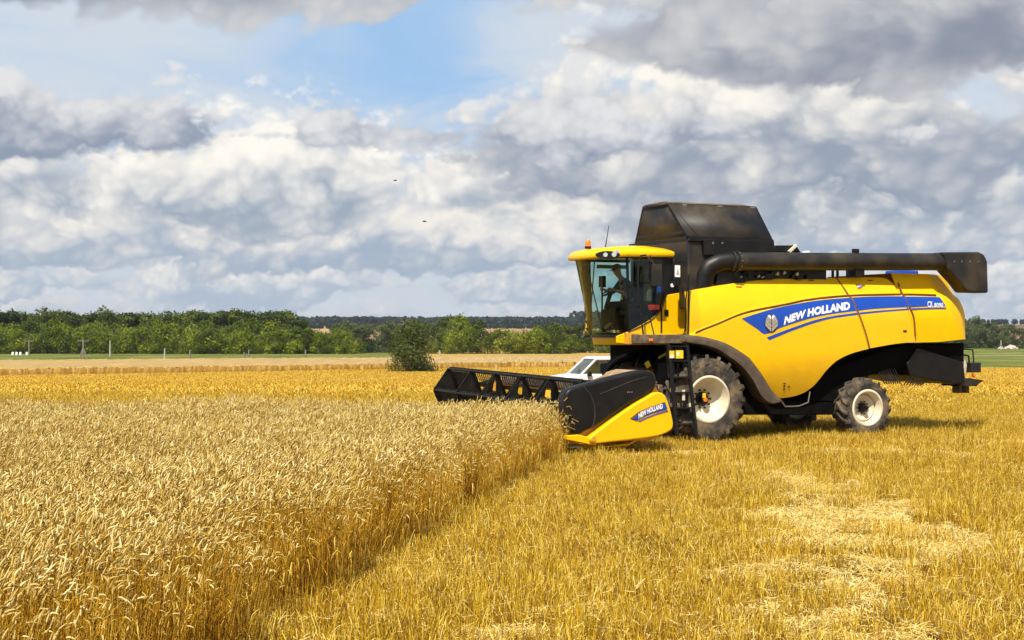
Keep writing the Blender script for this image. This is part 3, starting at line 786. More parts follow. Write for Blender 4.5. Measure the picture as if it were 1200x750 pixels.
# rear hood: side face, slanted rear corner and the concave shoulder above
def hood():
    out = []
    i = .075
    S0 = LL([(1062, 345.5), (1080, 345.8), (1107.5, 347)], LYP); S1 = LL([(1073.5, 401.2), (1102, 400.8), (1132.6, 397.5)], LYP)
    mb = MB()
    A = resample(S1, 16); B = resample(S0, 16); rows = []
    for j in range(14):
        t = j/13; rows.append([(a[0]+(b[0]-a[0])*t, surf(3.6, a[1]+(b[1]-a[1])*t)+i+.04*(1-t)**2, a[1]+(b[1]-a[1])*t) for a, b in zip(A, B)])
    # the side face continues round the back as a big radius
    ext = []
    SP = [(0, 1133.4, 397.5), (.15, 1135, 390), (.65, 1134.5, 366), (1, 1130.5, 347)]
    for jj, row in enumerate(rows):
        x0, y0, z0 = row[-1]; q = list(row); t = jj/13
        for a_, b_ in zip(SP, SP[1:]):
            if a_[0] <= t <= b_[0]+1e-6: f_ = (t-a_[0])/(b_[0]-a_[0]); RX = L(a_[1]+(b_[1]-a_[1])*f_, a_[2]+(b_[2]-a_[2])*f_, .80)[0]-x0
        RX = max(.04, RX)
        for s_ in range(1, 9):
            an = s_/8*math.pi/2; rx, ry = RX, .73
            q.append((x0+rx*(s_/8)**.75, y0+.02+ry*(s_/8), z0))
        q.append((q[-1][0], 2*CY-q[-1][1], z0))
        for s_ in range(8, -1, -1):
            an = s_/8*math.pi/2; rx, ry = RX, .73
            q.append((x0+rx*(s_/8)**.75, 2*CY-(y0+.02+ry*(s_/8)), z0))
        q += [(x, 2*CY-y, z) for x, y, z in row[::-1][1:]]
        ext.append(q)
    mb.grid(ext)
    # shoulder above the stripe, drawn in and up to the flat top
    top = ext[-1]; h1 = L(1085, 321, .5)[1]
    m_ = []
    for t in (0, .04, .2, .45, .7, .9, 1.0):
        m_.append([(CX_+(x-CX_)*(1-.09*t**.7), CY+(y-CY)*(1-.05*min(1, t*12)-.10*t**1.5), z+(h1-z)*t) for (x, y, z) in top for CX_ in (4.2,)])
    mb.grid(m_)
    c = m_[-1]; vs = [mb.bm.verts.new(p) for p in c]
    try: mb.bm.faces.new(vs)
    except Exception: pass
    bot = ext[0]; mb.grid([bot, [(x, CY+(y-CY)*.9, z+.03) for x, y, z in bot]])
    bmesh.ops.remove_doubles(mb.bm, verts=mb.bm.verts, dist=.0005)
    return mb.build('rear_hood', YELH, combine, angle=28)
hood()

def decal(name, bot, top, m, n=60, off=.006, nv=6, parent=None, px=True, sfn=None, far=False):
    B = smooth_pts(LL(bot, LYP) if px else bot, n); T = smooth_pts(LL(top, LYP) if px else top, n)
    f = sfn or surf
    mb = MB()
    for side in ((0, 1) if far else (0,)):
        rr = []
        for j in range(nv+1):
            t = j/nv; row = []
            for b, a in zip(B, T):
                x = b[0]+(a[0]-b[0])*t; z = b[1]+(a[1]-b[1])*t; y = f(x, z)-off
                row.append((x, y if not side else 2*CY-y, z))
            rr.append(row)
        mb.grid(rr)
    return mb.build(name, m, parent or combine, smooth=True)
hs_ = lambda x, z: surf(3.6, z)+.075
panels = [o for o in COL.objects if o.name.startswith(('front_side', 'middle_side', 'rear_hood'))]
FP = combine
# seam groove along the crease
SMZ = .020
def seam_strip(x0, x1, fn, name='seam_strip'):
    pts = [p for p in seam if x0 <= p[0] <= x1]
    mb = MB(); rr = []
    for dz, off in ((-.012, .004), (.003, .009), (.018, .012), (SMZ+.014, .006)):
        rr.append([(x, fn(x, z-.01)-off, z+dz) for x, z in pts])
    mb.grid(rr); return mb.build(name, BRN, combine)
xa, xb, xc = L(811, 390, LYP)[0], L(1063, 346, LYP)[0], L(1107, 346, LYP)[0]
seam_strip(xa, xb, surf)
seam_strip(xb, xc, lambda x, z: surf(3.6, z)+.065)
for dxx in (0,):
    decal('panel_gap', [(1018.9, 408.3), (1015.0, 392.7), (1005.7, 364.7), (998.7, 343.7), (991.9, 325.2)], [(1016.9, 408.4), (1013.2, 392.7), (1003.9, 364.7), (996.9, 343.7), (990.2, 325.2)], BRN, n=50, nv=1, off=.008)
# stripes
decal('blue_stripe', [(869, 374), (886, 385.5), (896, 391.4), (914, 384), (930, 378.6), (953, 372), (975, 367.8), (1003.4, 364.2)],
      [(868, 373.4), (886, 367.6), (906.7, 361.6), (930, 356.8), (953, 352.9), (975, 350.4), (990.5, 349.2), (998.6, 348.6)], BLUE, n=90, nv=10)
decal('blue_stripe', [(1005.6, 364.2), (1020, 362.4), (1040, 361), (1066, 359.7)], [(1000.8, 348.4), (1020, 347.5), (1040, 347.1), (1063.5, 346.9)], BLUE, n=40)
decal('thin_blue_stripe', [(900.5, 398.6), (914, 393), (930, 386.6), (953, 378.6), (975, 373), (1005, 368.7)], [(897.5, 395.4), (914, 389), (930, 383.2), (953, 375.4), (975, 370.4), (1004.4, 366.3)], BLUE, n=60, nv=2)
decal('thin_blue_stripe', [(1007.2, 368.5), (1030, 366), (1066, 363.2)], [(1006.6, 366.2), (1030, 364), (1066, 361.4)], BLUE, n=40, nv=2)
decal('rear_blue_stripe', [(1067.8, 359.7), (1090, 358.6), (1111.3, 358.3)], [(1065.3, 347.2), (1085, 347.3), (1106.5, 347.9)], BLUE, n=20, sfn=hs_, off=.012)
decal('thin_blue_stripe', [(1068.5, 363.1), (1090, 362), (1111.5, 361.6)], [(1068.2, 361.3), (1090, 360.4), (1111.3, 360.1)], BLUE, n=20, nv=2, sfn=hs_, off=.012)

def text_mesh(name, body, m, place, size, shear=.25, bold=.012, space=1.0, parent=None):
    """lettering as flat mesh; place(u, v) maps text metres to a point on the machine"""
    cu = bpy.data.curves.new(name, 'FONT'); cu.body = body; cu.size = size; cu.shear = shear; cu.offset = bold*size; cu.space_character = space
    cu.resolution_u = 3; cu.fill_mode = 'FRONT'
    o = bpy.data.objects.new(name, cu); COL.objects.link(o)
    dg = bpy.context.evaluated_depsgraph_get(); me = bpy.data.meshes.new_from_object(o.evaluated_get(dg))
    bpy.data.objects.remove(o)
    w = max(v.co.x for v in me.vertices)
    bm = bmesh.new(); bm.from_mesh(me)
    for v in bm.verts: v.co = place(v.co.x, v.co.y, w)
    bm.to_mesh(me); bm.free(); me.name = name
    return link(name, me, m, parent or combine)
# main lettering along the rising curve of the stripe
base_c = smooth_pts(LL([(917, 380.3), (932, 374.7), (950, 369.6), (972, 365.6), (996.5, 362.0)], LYP), 60)
cap_c = smooth_pts(LL([(918, 371.6), (933, 366.2), (951, 361.1), (973, 357.0), (996.5, 353.6)], LYP), 60)
def on_curve(u, v, w, capv):
    t = min(.999, max(0, u/w))*59; i = int(t); f = t-i
    b = Vector(base_c[i]).lerp(Vector(base_c[min(59, i+1)]), f); c_ = Vector(cap_c[i]).lerp(Vector(cap_c[min(59, i+1)]), f)
    p = b + (c_-b)*(v/capv)
    return Vector((p.x, surf(p.x, p.y)-.012, p.y))
text_mesh('brand_lettering', 'NEW HOLLAND', WHT, lambda u, v, w: on_curve(u, v, w, .72), 1.0, .12, .055, 1.03)
mx0, mz0 = L(1089.5, 354.6, LYP); 
def on_rear2(u, v, w, x0_, wd, hh):
    x = mx0+x0_+u/w*wd; z = mz0 - .10 + v*hh; return Vector((x, hs_(x, z)-.018, z))
def on_rear(u, v, w): 
    x = mx0+u/w*.43; z = mz0 - .10 + v*.15; return Vector((x, hs_(x, z)-.018, z))
text_mesh('model_lettering', 'CX', WHT, lambda u, v, w: on_rear2(u, v, w, 0, .17, .19), 1.0, .35, .02)
text_mesh('model_lettering', '8090', WHT, lambda u, v, w: on_rear2(u, v, w, .18, .28, .14), 1.0, .35, .01)
# leaf emblem: an oval of leaf segments on a dark outline
def emblem():
    cx_, cz_ = L(902.8, 379, LYP); W_, H_ = .33, .395
    a = [(cx_+W_*.5*math.cos(t), cz_+H_*.5*math.sin(t)) for t in np.linspace(0, 2*math.pi, 40, endpoint=False)]
    mb = MB(); c_ = mb.bm.verts.new((cx_, surf(cx_, cz_)-.013, cz_)); v = [mb.bm.verts.new((x, surf(x, z)-.013, z)) for x, z in a]
    for i in range(40): mb.bm.faces.new((c_, v[i], v[(i+1) % 40]))
    e = mb.build('leaf_emblem', NAVY, combine)
    for (nm, m, lo, hi) in (('emblem_leaf', GREYD, 0, 3), ('emblem_leaf_top', WHT, 3, 4)):
        mb = MB()
        for s in (-1, 1):
            for k_ in range(lo, hi):
                z0, z1 = -.92+k_*.44, -.92+(k_+1)*.44-.06
                pts = []
                for t in np.linspace(0, 1, 8):            # lower edge from the mid rib out and up
                    xx = .06+t*.9; pts.append((xx, z0+.75*t*.9))
                up_ = [(x_, z_+ (z1-z0)) for x_, z_ in pts]
                rr = []
                for row in (pts, up_):
                    r_ = []
                    for x_, z_ in row:
                        z_ = min(.97, z_); lim = math.sqrt(max(0, 1-z_*z_))*.97; x_ = min(x_, lim)
                        X_, Z_ = cx_+s*x_*W_*.5, cz_+z_*H_*.5; r_.append((X_, surf(X_, Z_)-.018, Z_))
                    rr.append(r_)
                mb.grid(rr)
        mb.build(nm, m, e)
emblem()
# small sticker with a white-blue-red flag
fx_, fz_ = L(1011.5, 337.5, LYP)
def sticker(m, z0, z1, name, x1=.16):
    mb = MB(); rr = []
    for z in (z0, z1): rr.append([(fx_+x*.0+x, surf(fx_+x, fz_+z+x*.25)-.012, fz_+z+x*.25) for x in np.linspace(0, x1, 5)])
    mb.grid(rr); return mb.build(name, m, combine)
sticker(WHT, .02, .05, 'flag_sticker'); sticker(BLUE, -.0, .02, 'flag_sticker'); sticker(RED, -.02, .0, 'flag_sticker', .12)
# service latch smudges and bolt dots on the panel
mb = MB()
for px_, py_ in ((921.5, 449.5), (921.5, 452.5), (922, 456), (927, 453)):
    mb = MB(); x, z = L(px_, py_, LYP); mb.box(x-.02, x+.02, surf(x, z)-.012, surf(x, z)+.02, z-.015, z+.015); mb.build('panel_latch', BLK, combine)


for px_, py_ in ((872, 336), (960, 328), (1030, 328)):
    mb = MB(); x, z = L(px_, py_, LYP); mb.box(x-.07, x+.07, surf(x, z)-.012, surf(x, z)+.02, z-.012, z+.012); mb.build('panel_hinge', BLK, combine, bevel=.004)
mb = MB(); x, z = L(1060, 388, LYP); mb.box(x-.05, x+.05, surf(x, z)-.014, surf(x, z)+.02, z-.02, z+.02); mb.build('panel_handle', BLK, combine, bevel=.006)
mb = MB(); q = [L(px_, py_, LYP) for px_, py_ in ((1064, 331), (1064.5, 345), (1067.5, 358), (1072, 371), (1073.6, 392), (1073.6, 400.5))]
mb.tube([(x, surf(x, z)+.035, z) for x, z in smooth_pts(q, 20)], .02, 6); mb.build('panel_gap', BRN, combine)
# -------------------------------------------------- front fender arch
def fender():
    out = smooth_pts(LL([(800, 392), (812, 393.5), (828, 396), (850, 403), (873, 417), (880, 424), (892, 440.5), (903, 458), (913, 467.5), (916, 471)], .1), 50)
    inn = smooth_pts(LL([(800, 400), (812, 402), (826, 404.5), (840, 409.5), (860, 423), (869, 431), (880, 445), (889, 462), (898, 470.5), (905, 472.5)], .1), 50)
    for side in (0, 1):
        f = (lambda y: y) if side == 0 else (lambda y: 2*CY-y)
        mb = MB()
        rr = [[(x, f(.05), z) for x, z in out], [(x*.6+a*.4, f(-.0), z*.6+b*.4) for (x, z), (a, b) in zip(out, inn)], [(x, f(.01), z) for x, z in inn], [(x-.0, f(.10), z-.01) for x, z in inn], [(x, f(.75), z) for x, z in inn]]
        mb.grid(rr); mb.build('front_fender', FEND, combine, angle=60, thick=.012)
fender()

# -------------------------------------------------- chassis and dark masses between the panels
zt = L(900, 329, .4)[1]
ch = MB()
ch.box(-.12, 5.4, .6, 2*CY-.6, 1.35, 3.0)
ch.poly_prism(LL([(868, 440), (912, 470), (975, 470), (975, 486), (868, 486)], .5), .42, 2*CY-.42)
ch.poly_prism(LL([(950, 440), (1050, 405), (1128, 402), (1128, 424), (1040, 432), (1018, 440), (985, 470), (950, 470)], .45), .40, 2*CY-.40)
ch.build('chassis', UND, combine, bevel=.02)
# front axle and rear axle
mb = MB(); mb.tube([(0, .5, .777), (0, 2*CY-.5, .777)], .17, 14); mb.box(-.3, .3, .8, 2*CY-.8, .6, 1.4); mb.build('front_axle', BLK, combine, bevel=.02)
mb = MB(); mb.box(3.98, 4.2, .6, 2*CY-.6, .38, .58); mb.box(3.85, 4.3, 1.4, 2.1, .4, 1.3); mb.tube([(4.05, .75, .35), (4.05, .75, .75)], .06, 10)
mb.build('rear_axle', BLK, combine, bevel=.015)
# step loop and frame details under the panel
mb = MB(); q = LL([(917, 470), (921, 476.5), (937, 476), (948, 471.5), (950, 459)], .15); mb.tube([(x, .18, z) for x, z in q], .016, 8); mb.build('step_loop', STEEL, combine)

# -------------------------------------------------- wheels
def wheel(cx, cz, Rr, wdt, rimr, lugs, lug_h, y_in, hubm, name='front_wheel'):
    """tyre spun about the axle, chevron lugs, deep cream rim, dark hub; outer face towards -y"""
    root_mb = MB()                                   # hub disc and bolts
    dep = y_in
    root_mb.lathe([(dep-.06, 0), (dep-.06, .115*Rr/.9), (dep-.02, .15*Rr/.9), (dep+.0, .15*Rr/.9)], 0, 0, 24)
    root_mb.lathe([(dep-.16, 0), (dep-.16, .07*Rr/.9), (dep-.06, .08*Rr/.9)], 0, 0, 18)
    nb = 10
    for i in range(nb):
        a = 2*math.pi*i/nb; rb = .185*Rr/.9
        root_mb.tube([(rb*math.cos(a), dep-.045, rb*math.sin(a)), (rb*math.cos(a), dep+.01, rb*math.sin(a))], .019*Rr/.9+.002, 7)
    w = root_mb.build(name, BLK, combine)
    w.location = (cx, 0, cz)
    ty = MB(); s0 = .02; h = wdt
    R9 = Rr; prof = [(s0+.05, rimr-.01), (s0+.015, rimr+.03), (s0, rimr+.12*Rr), (s0+.0, Rr*.80), (s0+.025, Rr*.875), (s0+.07, Rr*.915), (h/2, Rr*.925), (h-.07-s0, Rr*.915), (h-.025-s0, Rr*.875), (h-s0, Rr*.8), (h-s0, rimr+.12*Rr), (h-s0-.03, rimr+.02), (h-s0-.05, rimr-.01)]
    ty.lathe(prof, 0, 0, 72)
    for i in range(lugs):
        for s_ in (0, 1):
            a0 = 2*math.pi*(i+.5*s_)/lugs; steps = 5; rows = []
            for j in range(steps+1):
                t = j/steps                                # 0 at the shoulder, 1 past the centre line
                yy = s0-.012 + t*(h*.54); 
                if s_: yy = h-yy
                da = -.62*t/ (1.0) * (0.42/Rr)*1.0
                if j == 0: ro, ri = Rr*.905, Rr*.78
                else: ro, ri = Rr*(1.0 if j > 1 else .985), Rr*.90
                lw = .034*(1.25-.35*t)*Rr/.9
                an = a0 + da
                rows.append([(rr_*math.cos(an+q_*lw/rr_), yy, rr_*math.sin(an+q_*lw/rr_)) for rr_, q_ in ((ri, -1.25), (ro, -.9), (ro, .9), (ri, 1.25))])
            ty.grid(rows)
            for e in (rows[0], rows[-1]):
                ty.bm.faces.new([ty.bm.verts.new(p) for p in e])
    ty.build('tyre', RUB, w, angle=30)
    rm_ = MB()
    rm_.lathe([(s0+.012, rimr+.035), (s0-.004, rimr+.015), (s0-.0, rimr-.012), (s0+.05, rimr-.03), (s0+.09, rimr-.055), (s0+.20, rimr-.075), (dep-.06, rimr-.11), (dep-.005, rimr-.20), (dep, .12*Rr), (dep, 0)], 0, 0, 64)
    rm_.lathe([(h-s0-.02, rimr+.03), (h-s0-.1, rimr-.03), (dep+.12, rimr-.07), (dep+.03, rimr-.15), (dep+.03, 0)], 0, 0, 48)
    rm_.build('rim', RIM, w, angle=50)
    return w
FWX, FWZ = 0.0, .777
FWZ = .825
fw = wheel(FWX, FWZ, .955, .70, .475, 19, .05, .34, None, 'front_wheel')
# hub reflectors of the near front wheel
mb = MB(); mb.box(-.075, -.005, .16, .185, .03, .13); mb.build('yellow_hub_sticker', TAPE, fw); 
mb = MB(); mb.lathe([(.155, 0), (.155, .045), (.18, .05)], -.01, -.01, 14); mb.build('red_hub_reflector', ORG, fw)
rw = wheel(4.03, .56, .68, .54, .385, 17, .04, .24, None, 'rear_wheel')
rw.location = (4.13, .04, .56)
def copy_under(o, parent, loc, rz):
    c_ = o.copy(); COL.objects.link(c_); c_.parent = parent; c_.location = loc; c_.rotation_euler = (0, 0, rz)
    for ch_ in [q_ for q_ in COL.objects if q_.parent == o and not q_.name.startswith(('yellow_hub', 'red_hub'))]:
        d = ch_.copy(); COL.objects.link(d); d.parent = c_
    return c_
copy_under(fw, combine, (FWX, 2*CY, FWZ), math.pi)
copy_under(rw, combine, (4.13, 2*CY-.25, .56), math.pi)

# -------------------------------------------------- straw chopper, tines, rear lights
mb = MB()
mb.poly_prism(LL([(1073.7, 408.5), (1080, 409), (1128.5, 424.8), (1131, 446), (1122.7, 450.6), (1066, 440), (1062, 426)], .35), .33, 2*CY-.33)
mb.build('straw_chopper', BLK, combine, bevel=.02)
mb = MB(); mb.poly_prism(LL([(1018, 420), (1070, 410), (1064, 432), (1055, 440), (1030, 432)], .45), .5, 2*CY-.5); mb.build('chopper_housing', UND, combine, bevel=.02)
mb = MB()
for i in range(8):
    x0, z0 = L(1026+i*3.2, 432-.3*i, .45); x1, z1 = L(1036+i*2.6, 449.5, .45); mb.bar((x0, .42+i*.01, z0), (x1, .42, z1), .022)
for i in range(7):
    x0, z0 = L(1064+i*3.2, 442+.9*i, .4); x1, z1 = L(1058.5+i*3.2, 451.5, .4); mb.bar((x0, .38, z0), (x1, .38, z1), .02)
mb.build('spreader_tines', CHAR, combine)
mb = MB(); x0, z0 = L(1050, 446, .6); x1, z1 = L(1082, 450, .6); mb.bar((x0, .6, z0), (x1, .6, z1), .035); mb.build('spreader_rail', YELD, combine)
# rear lights, bracket, tow plate
mb = MB()
a = L(1127, 409, .5); b = L(1140, 410, .5); c_ = L(1141, 425, .5)
mb.tube([(a[0], .5, a[1]), (b[0], .5, b[1]), (c_[0], .5, c_[1])], .018, 8)
a = L(1128, 415.5, .5); b = L(1135, 417, .5); c_ = L(1136, 428, .5); mb.tube([(a[0], .5, a[1]), (b[0], .5, b[1]), (c_[0], .5, c_[1])], .022, 8)
a = L(1130, 440, .5); b = L(1122, 452, .5)
mb.build('light_bracket', BLK, combine)
mb = MB(); a = L(1135.5, 436.5, .5); b = L(1147, 425, .5); mb.box(a[0], b[0], .42, .62, a[1], b[1]); mb.build('rear_light_box', CHAR, combine, bevel=.01)
mb = MB(); a = L(1141.8, 439.7, .45); mb.lathe([(.42, 0), (.42, .03), (.45, .042), (.5, .042)], a[0], a[1], 14); mb.build('orange_reflector', ORG, combine)
mb = MB(); a = L(1131, 418, .5); mb.tube([(a[0]-.05, .55, a[1]-.02), (a[0]+.02, .55, a[1]-.2), (a[0]+.03, .55, a[1]-.4)], [.05, .06, .03], 9); mb.build('white_hose_cover', RIM, combine)
mb = MB(); mb.poly_prism(LL([(1126, 447), (1134, 443), (1148, 445), (1152, 446), (1146, 449), (1143, 452.5), (1122, 452.5)], .5), .45, 1.1); mb.build('rear_step', CHAR, combine, bevel=.008)
mb = MB()
for px_ in (1122.5, 1131): a = L(px_, 452, .7); b = L(px_+3.5, 460.5, .7); mb.box(a[0], b[0], .66, .9, b[1], a[1])
mb.build('mud_flap', DUST, combine)

# -------------------------------------------------- engine deck behind the grain tank
mb = MB()
mb.box(*sorted((L(862, 330, .5)[0], L(966, 330, .5)[0])), .42, 2*CY-.42, 2.9, L(900, 315, .45)[1])
rr_ = random.Random(4)
for i in range(26):
    x = rr_.uniform(.75, 2.75); z = L(900, 319, .4)[1] + rr_.uniform(-.12, .1); s_ = rr_.uniform(.03, .10)
    mb.box(x-s_, x+s_, .34, .45, z-s_*.7, z+s_*.7)
for px_ in (979, 984.5): a = L(px_, 328, .5); b = L(px_, 314, .5); mb.bar((a[0], .6, a[1]-.1), (a[0], .6, b[1]), .05)
a = L(1000.5, 330, .5); b = L(1009.5, 314, .5); mb.box(a[0], b[0], .55, .8, a[1]-.2, b[1])
mb.build('engine_deck', BLK, combine, bevel=.008)
mb = MB()
for px_, py_, s_ in ((911, 320.5, .05), (919, 319.5, .045), (934, 321, .05), (868, 324.5, .03), (889, 323.5, .035), (894, 324.5, .03)):
    a = L(px_, py_, .33); mb.lathe([(.30, 0), (.30, s_*.6), (.33, s_), (.38, s_)], a[0], a[1], 10)
mb.build('deck_fittings', STEEL, combine)
mb = MB(); mb.poly_prism(LL([(899, 295.8), (902, 288), (920, 288), (927, 287.3), (933, 296.5)], 1.0), .8, 1.5); mb.build('air_intake', BLK, combine, bevel=.02)
mb = MB(); a = L(919, 296, .95); b = L(927.5, 288, .95); mb.bar((a[0], .78, a[1]), (b[0], .78, b[1]), .10, .06); mb.build('intake_duct', RIM, combine, bevel=.01)
mb = MB(); a = L(945, 296.5, 1.8); mb.lathe([(1.7, 0), (1.72, .05), (1.9, .05), (1.92, 0)], a[0], a[1], 12); mb.build('white_beacon_cover', WHT, combine)
mb = MB()                                                             # far side engine cover seen under the auger
a = L(1040, 326, 2.9); b = L(1072, 318, 2.9); mb.box(a[0], b[0]-.2, 2.5, 3.0, 3.0, b[1]); mb.build('blue_tank', BLUE, combine, bevel=.03)

# -------------------------------------------------- grain tank
mb = MB()
z0 = 2.75; z1 = L(806, 281, .45)[1]; xf = L(806, 300, .45)[0]; xr = L(903, 295, .45)[0]
mb.hexa([(xf, .45, z0), (xr, .45, z0), (xr, 2*CY-.45, z0), (xf, 2*CY-.45, z0), (xf, .45, z1), (xr, .45, z1), (xr, 2*CY-.45, z1), (xf, 2*CY-.45, z1)])
tank = mb.build('grain_tank', CHAR, combine, bevel=.05, seg=3)
mb = MB(); zr = L(850, 281, .4)[1]
mb.box(xf+.35, xr+.04, .36, .46, zr-.34, zr+.0); mb.box(xf+.0, xr+.06, .40, 2*CY-.40, z1-.03, z1+.05)
mb.build('tank_rim', BLK, tank, bevel=.012)
mb = MB()
for px_ in (834, 845): a = L(px_, 285, .4); mb.lathe([(.335, 0), (.335, .02), (.36, .025)], a[0], a[1], 8)
mb.build('tank_bolt', STEEL, tank)
# open extension: tapered skirt of four dusty plates with roof flaps
zb = z1+.05
xb0, xb1 = L(805.5, 278, .48)[0], L(904.5, 281, .48)[0]
xt0, xt1 = L(783, 240, .95)[0], L(886, 241, .95)[0]; zt_ = L(830, 240.5, .95)[1]
yb0, yb1, yt0, yt1 = .48, 2*CY-.72, .98, 2*CY-1.45
ex = MB(); bo = [(xb0, yb0, zb), (xb1, yb0, zb), (xb1, yb1, zb), (xb0, yb1, zb)]; to = [(xt0, yt0, zt_), (xt1, yt0, zt_), (xt1, yt1, zt_), (xt0, yt1, zt_)]
for i in range(4):
    j = (i+1) % 4; vs_ = [ex.bm.verts.new(p) for p in (bo[i], bo[j], to[j], to[i])]; ex.bm.faces.new(vs_)
ex_o = ex.build('tank_extension', CHAR, combine, thick=.035, angle=20)
mb = MB()
mb.hexa([(xt0-.03, yt0-.03, zt_), (xt1+.02, yt0-.03, zt_), (xt1+.0, yt1, zt_), (xt0-.02, yt1, zt_), (xt0-.02, yt0+.12, zt_+.06), (xt1-.25, yt0+.12, zt_+.06), (xt1-.25, yt1-.1, zt_+.05), (xt0-.02, yt1-.1, zt_+.05)])
mb.build('tank_lid', DUST, ex_o, bevel=.006)
mb = MB()
E1 = lambda a, b, t: tuple(a[i]+(b[i]-a[i])*t for i in range(3))
mb.bar(to[0], to[3], .05); mb.bar(to[0], to[1], .035); mb.bar(bo[0], bo[1], .05); mb.bar(bo[0], bo[3], .05); mb.bar(bo[0], to[0], .035); mb.bar(bo[3], to[3], .04); mb.bar(bo[1], to[1], .035)
mb.bar(E1(bo[0], to[0], .16), E1(bo[3], to[3], .16), .05, .06)
mb.build('extension_frame', BLK, ex_o)
mb = MB()
for t in (.18, .58, .96): p = E1(to[0], to[1], t); mb.box(p[0]-.06, p[0]+.06, p[1]-.035, p[1]-.012, p[2]-.05, p[2]+.0)
mb.build('hinge', STEEL, ex_o)
mb = MB(); d0 = E1(E1(bo[0], bo[1], .0), E1(to[0], to[1], 0), .5)
w0 = E1(bo[0], bo[1], .13); w1 = E1(to[0], to[1], .02); mb.bar((w0[0], w0[1]-.02, w0[2]), (w1[0]+.03, w1[1]-.02, w1[2]-.02), .02); mb.build('gusset_rib', BLK, ex_o)

# -------------------------------------------------- unloading auger
ax0, az0 = L(862, 306.3, .30); ax1, az1 = L(1142, 307, .30); AR = .198
mb = MB(); mb.tube([(ax0, .30, az0), (ax0*.5+ax1*.5, .30, az0*.5+az1*.5), (ax1-.05, .30, az1)], AR, 28)
auger = mb.build('unloading_auger', CHAR, combine, angle=50)
mb = MB(); q = LL([(829, 336), (831, 322), (836, 312.5), (845, 307.5), (856, 306.3), (864, 306.3)], .30)
mb.tube([(x, .30+.26*(1-i/5), z - (.25 if i == 0 else 0)) for i, (x, z) in enumerate(q)], [.23, .225, .22, .215, .21, .205], 20); mb.build('auger_elbow', BLK, auger, angle=60)
mb = MB()
for px_, rr2 in ((862, .235), (857, .225)): x, z = L(px_, 306.3, .3); mb.tube([(x-.02, .3, z), (x+.02, .3, z)], rr2, 24)
mb.build('auger_flange', CHAR, auger)
mb = MB(); x, z = L(862, 306.3, .3)
for i in range(12): a = 2*math.pi*i/12; mb.tube([(x+.02, .3+.215*math.cos(a), z+.215*math.sin(a)), (x+.05, .3+.215*math.cos(a), z+.215*math.sin(a))], .016, 6)
mb.build('flange_bolt', STEEL, auger)
mb = MB(); mb.poly_prism(LL([(838, 334), (840, 318), (850, 314), (862, 318), (874, 331), (860, 334)], .4), .35, .6); mb.build('auger_pivot_bracket', BLK, auger, bevel=.02)
mb = MB()                                                             # spout: a hood turned downwards
pr = LL([(1098, 296), (1140, 295.6), (1146.5, 299), (1150, 307), (1151, 343.6), (1126, 342.8), (1117, 331), (1104, 317)], .30)
mb.poly_prism(pr, .075, .525); mb.build('auger_spout', CHAR, auger, bevel=.05, seg=3)
mb = MB()
for px_ in (1117, 1126, 1135.5, 1145.5): x, z = L(px_, 306.5, .1); mb.tube([(x, .055, z), (x, .085, z)], .017, 6)
mb.build('spout_bolt', STEEL, auger)
mb = MB(); x, z = L(1002.5, 294.3, .3); mb.box(x-.07, x+.07, .25, .35, z-.04, z+.05); x2, z2 = L(1005, 318, .3); mb.box(x2-.12, x2+.12, .2, .5, z2-.1, z2+.06); mb.build('auger_cradle', BLK, auger, bevel=.01)

# -------------------------------------------------- cab
CN, CF = .85, 2.65
def ring(z, front, rear, w=0.0, k=.40):
    """cab outline at height z: straight sides, rounded front; front = x of the nose"""
    side = front+k
    pts = [(rear, CN-w), (side, CN-w), (side-.17, CN-w+.05), (front+.10, CN-w+.22), (front+.03, CN-w+.5), (front, CY)]
    return [(x, y, z) for x, y in pts] + [(x, 2*CY-y, z) for x, y in pts[::-1][1:]]
zg0, zg1 = 2.12, 3.86
cab = MB()
# floor pan and yellow nose below the glass
fl = [(x, z) for x, z in LL([(689, 396), (691, 400.5), (712, 402.5), (734, 403.5)], CF-.2)]
b0 = ring(1.98, -1.62, -.5, .0); b1 = ring(2.12, -1.66, -.5, .0); b2 = ring(2.19, -1.64, -.5, .0)
cab.grid([b0, b1, b2]); cab.bm.faces.new([cab.bm.verts.new(p) for p in b0]); cab.bm.faces.new([cab.bm.verts.new(p) for p in ring(2.17, -1.62, -.5)][::-1])
cabo = cab.build('cab', YEL, combine, angle=50)
# yellow lower door with its sweeping top edge
dp = [(735, 402), (735, 391), (742, 387.5), (752, 382), (762.7, 375.5), (770, 369.5), (775, 362), (777.5, 353), (779.5, 345), (805, 341.8), (805, 390)]
mb = MB(); mb.poly_prism(LL(dp[:0] + [(722, 394), (736.5, 388.5), (752, 380.5), (762.7, 374), (770, 368), (775, 361), (778, 352), (780.5, 346.5), (784, 345), (805.5, 341.8), (805.5, 390.5), (736, 403), (722, 402)], CN), CN-.035, CN+.02)
mb.build('door_panel', YEL, cabo, bevel=.012)
mb = MB(); mb.poly_prism(LL([(774.2, 363.5), (776, 361), (776, 390), (774.2, 390)], CN-.04), CN-.045, CN-.03); mb.poly_prism(LL([(778.7, 363), (783.2, 363), (783.2, 370.5), (778.7, 370.5)], CN-.04), CN-.05, CN-.03); mb.build('door_handle', BLK, cabo)
mb = MB(); q = LL([(736, 390.5), (752, 382.8), (763, 376), (771, 369), (776, 361), (779, 352), (781, 345)], CN-.04); mb.tube([(x, CN-.045, z+.02) for x, z in q], .013, 6); mb.build('door_seal', BLK, cabo)
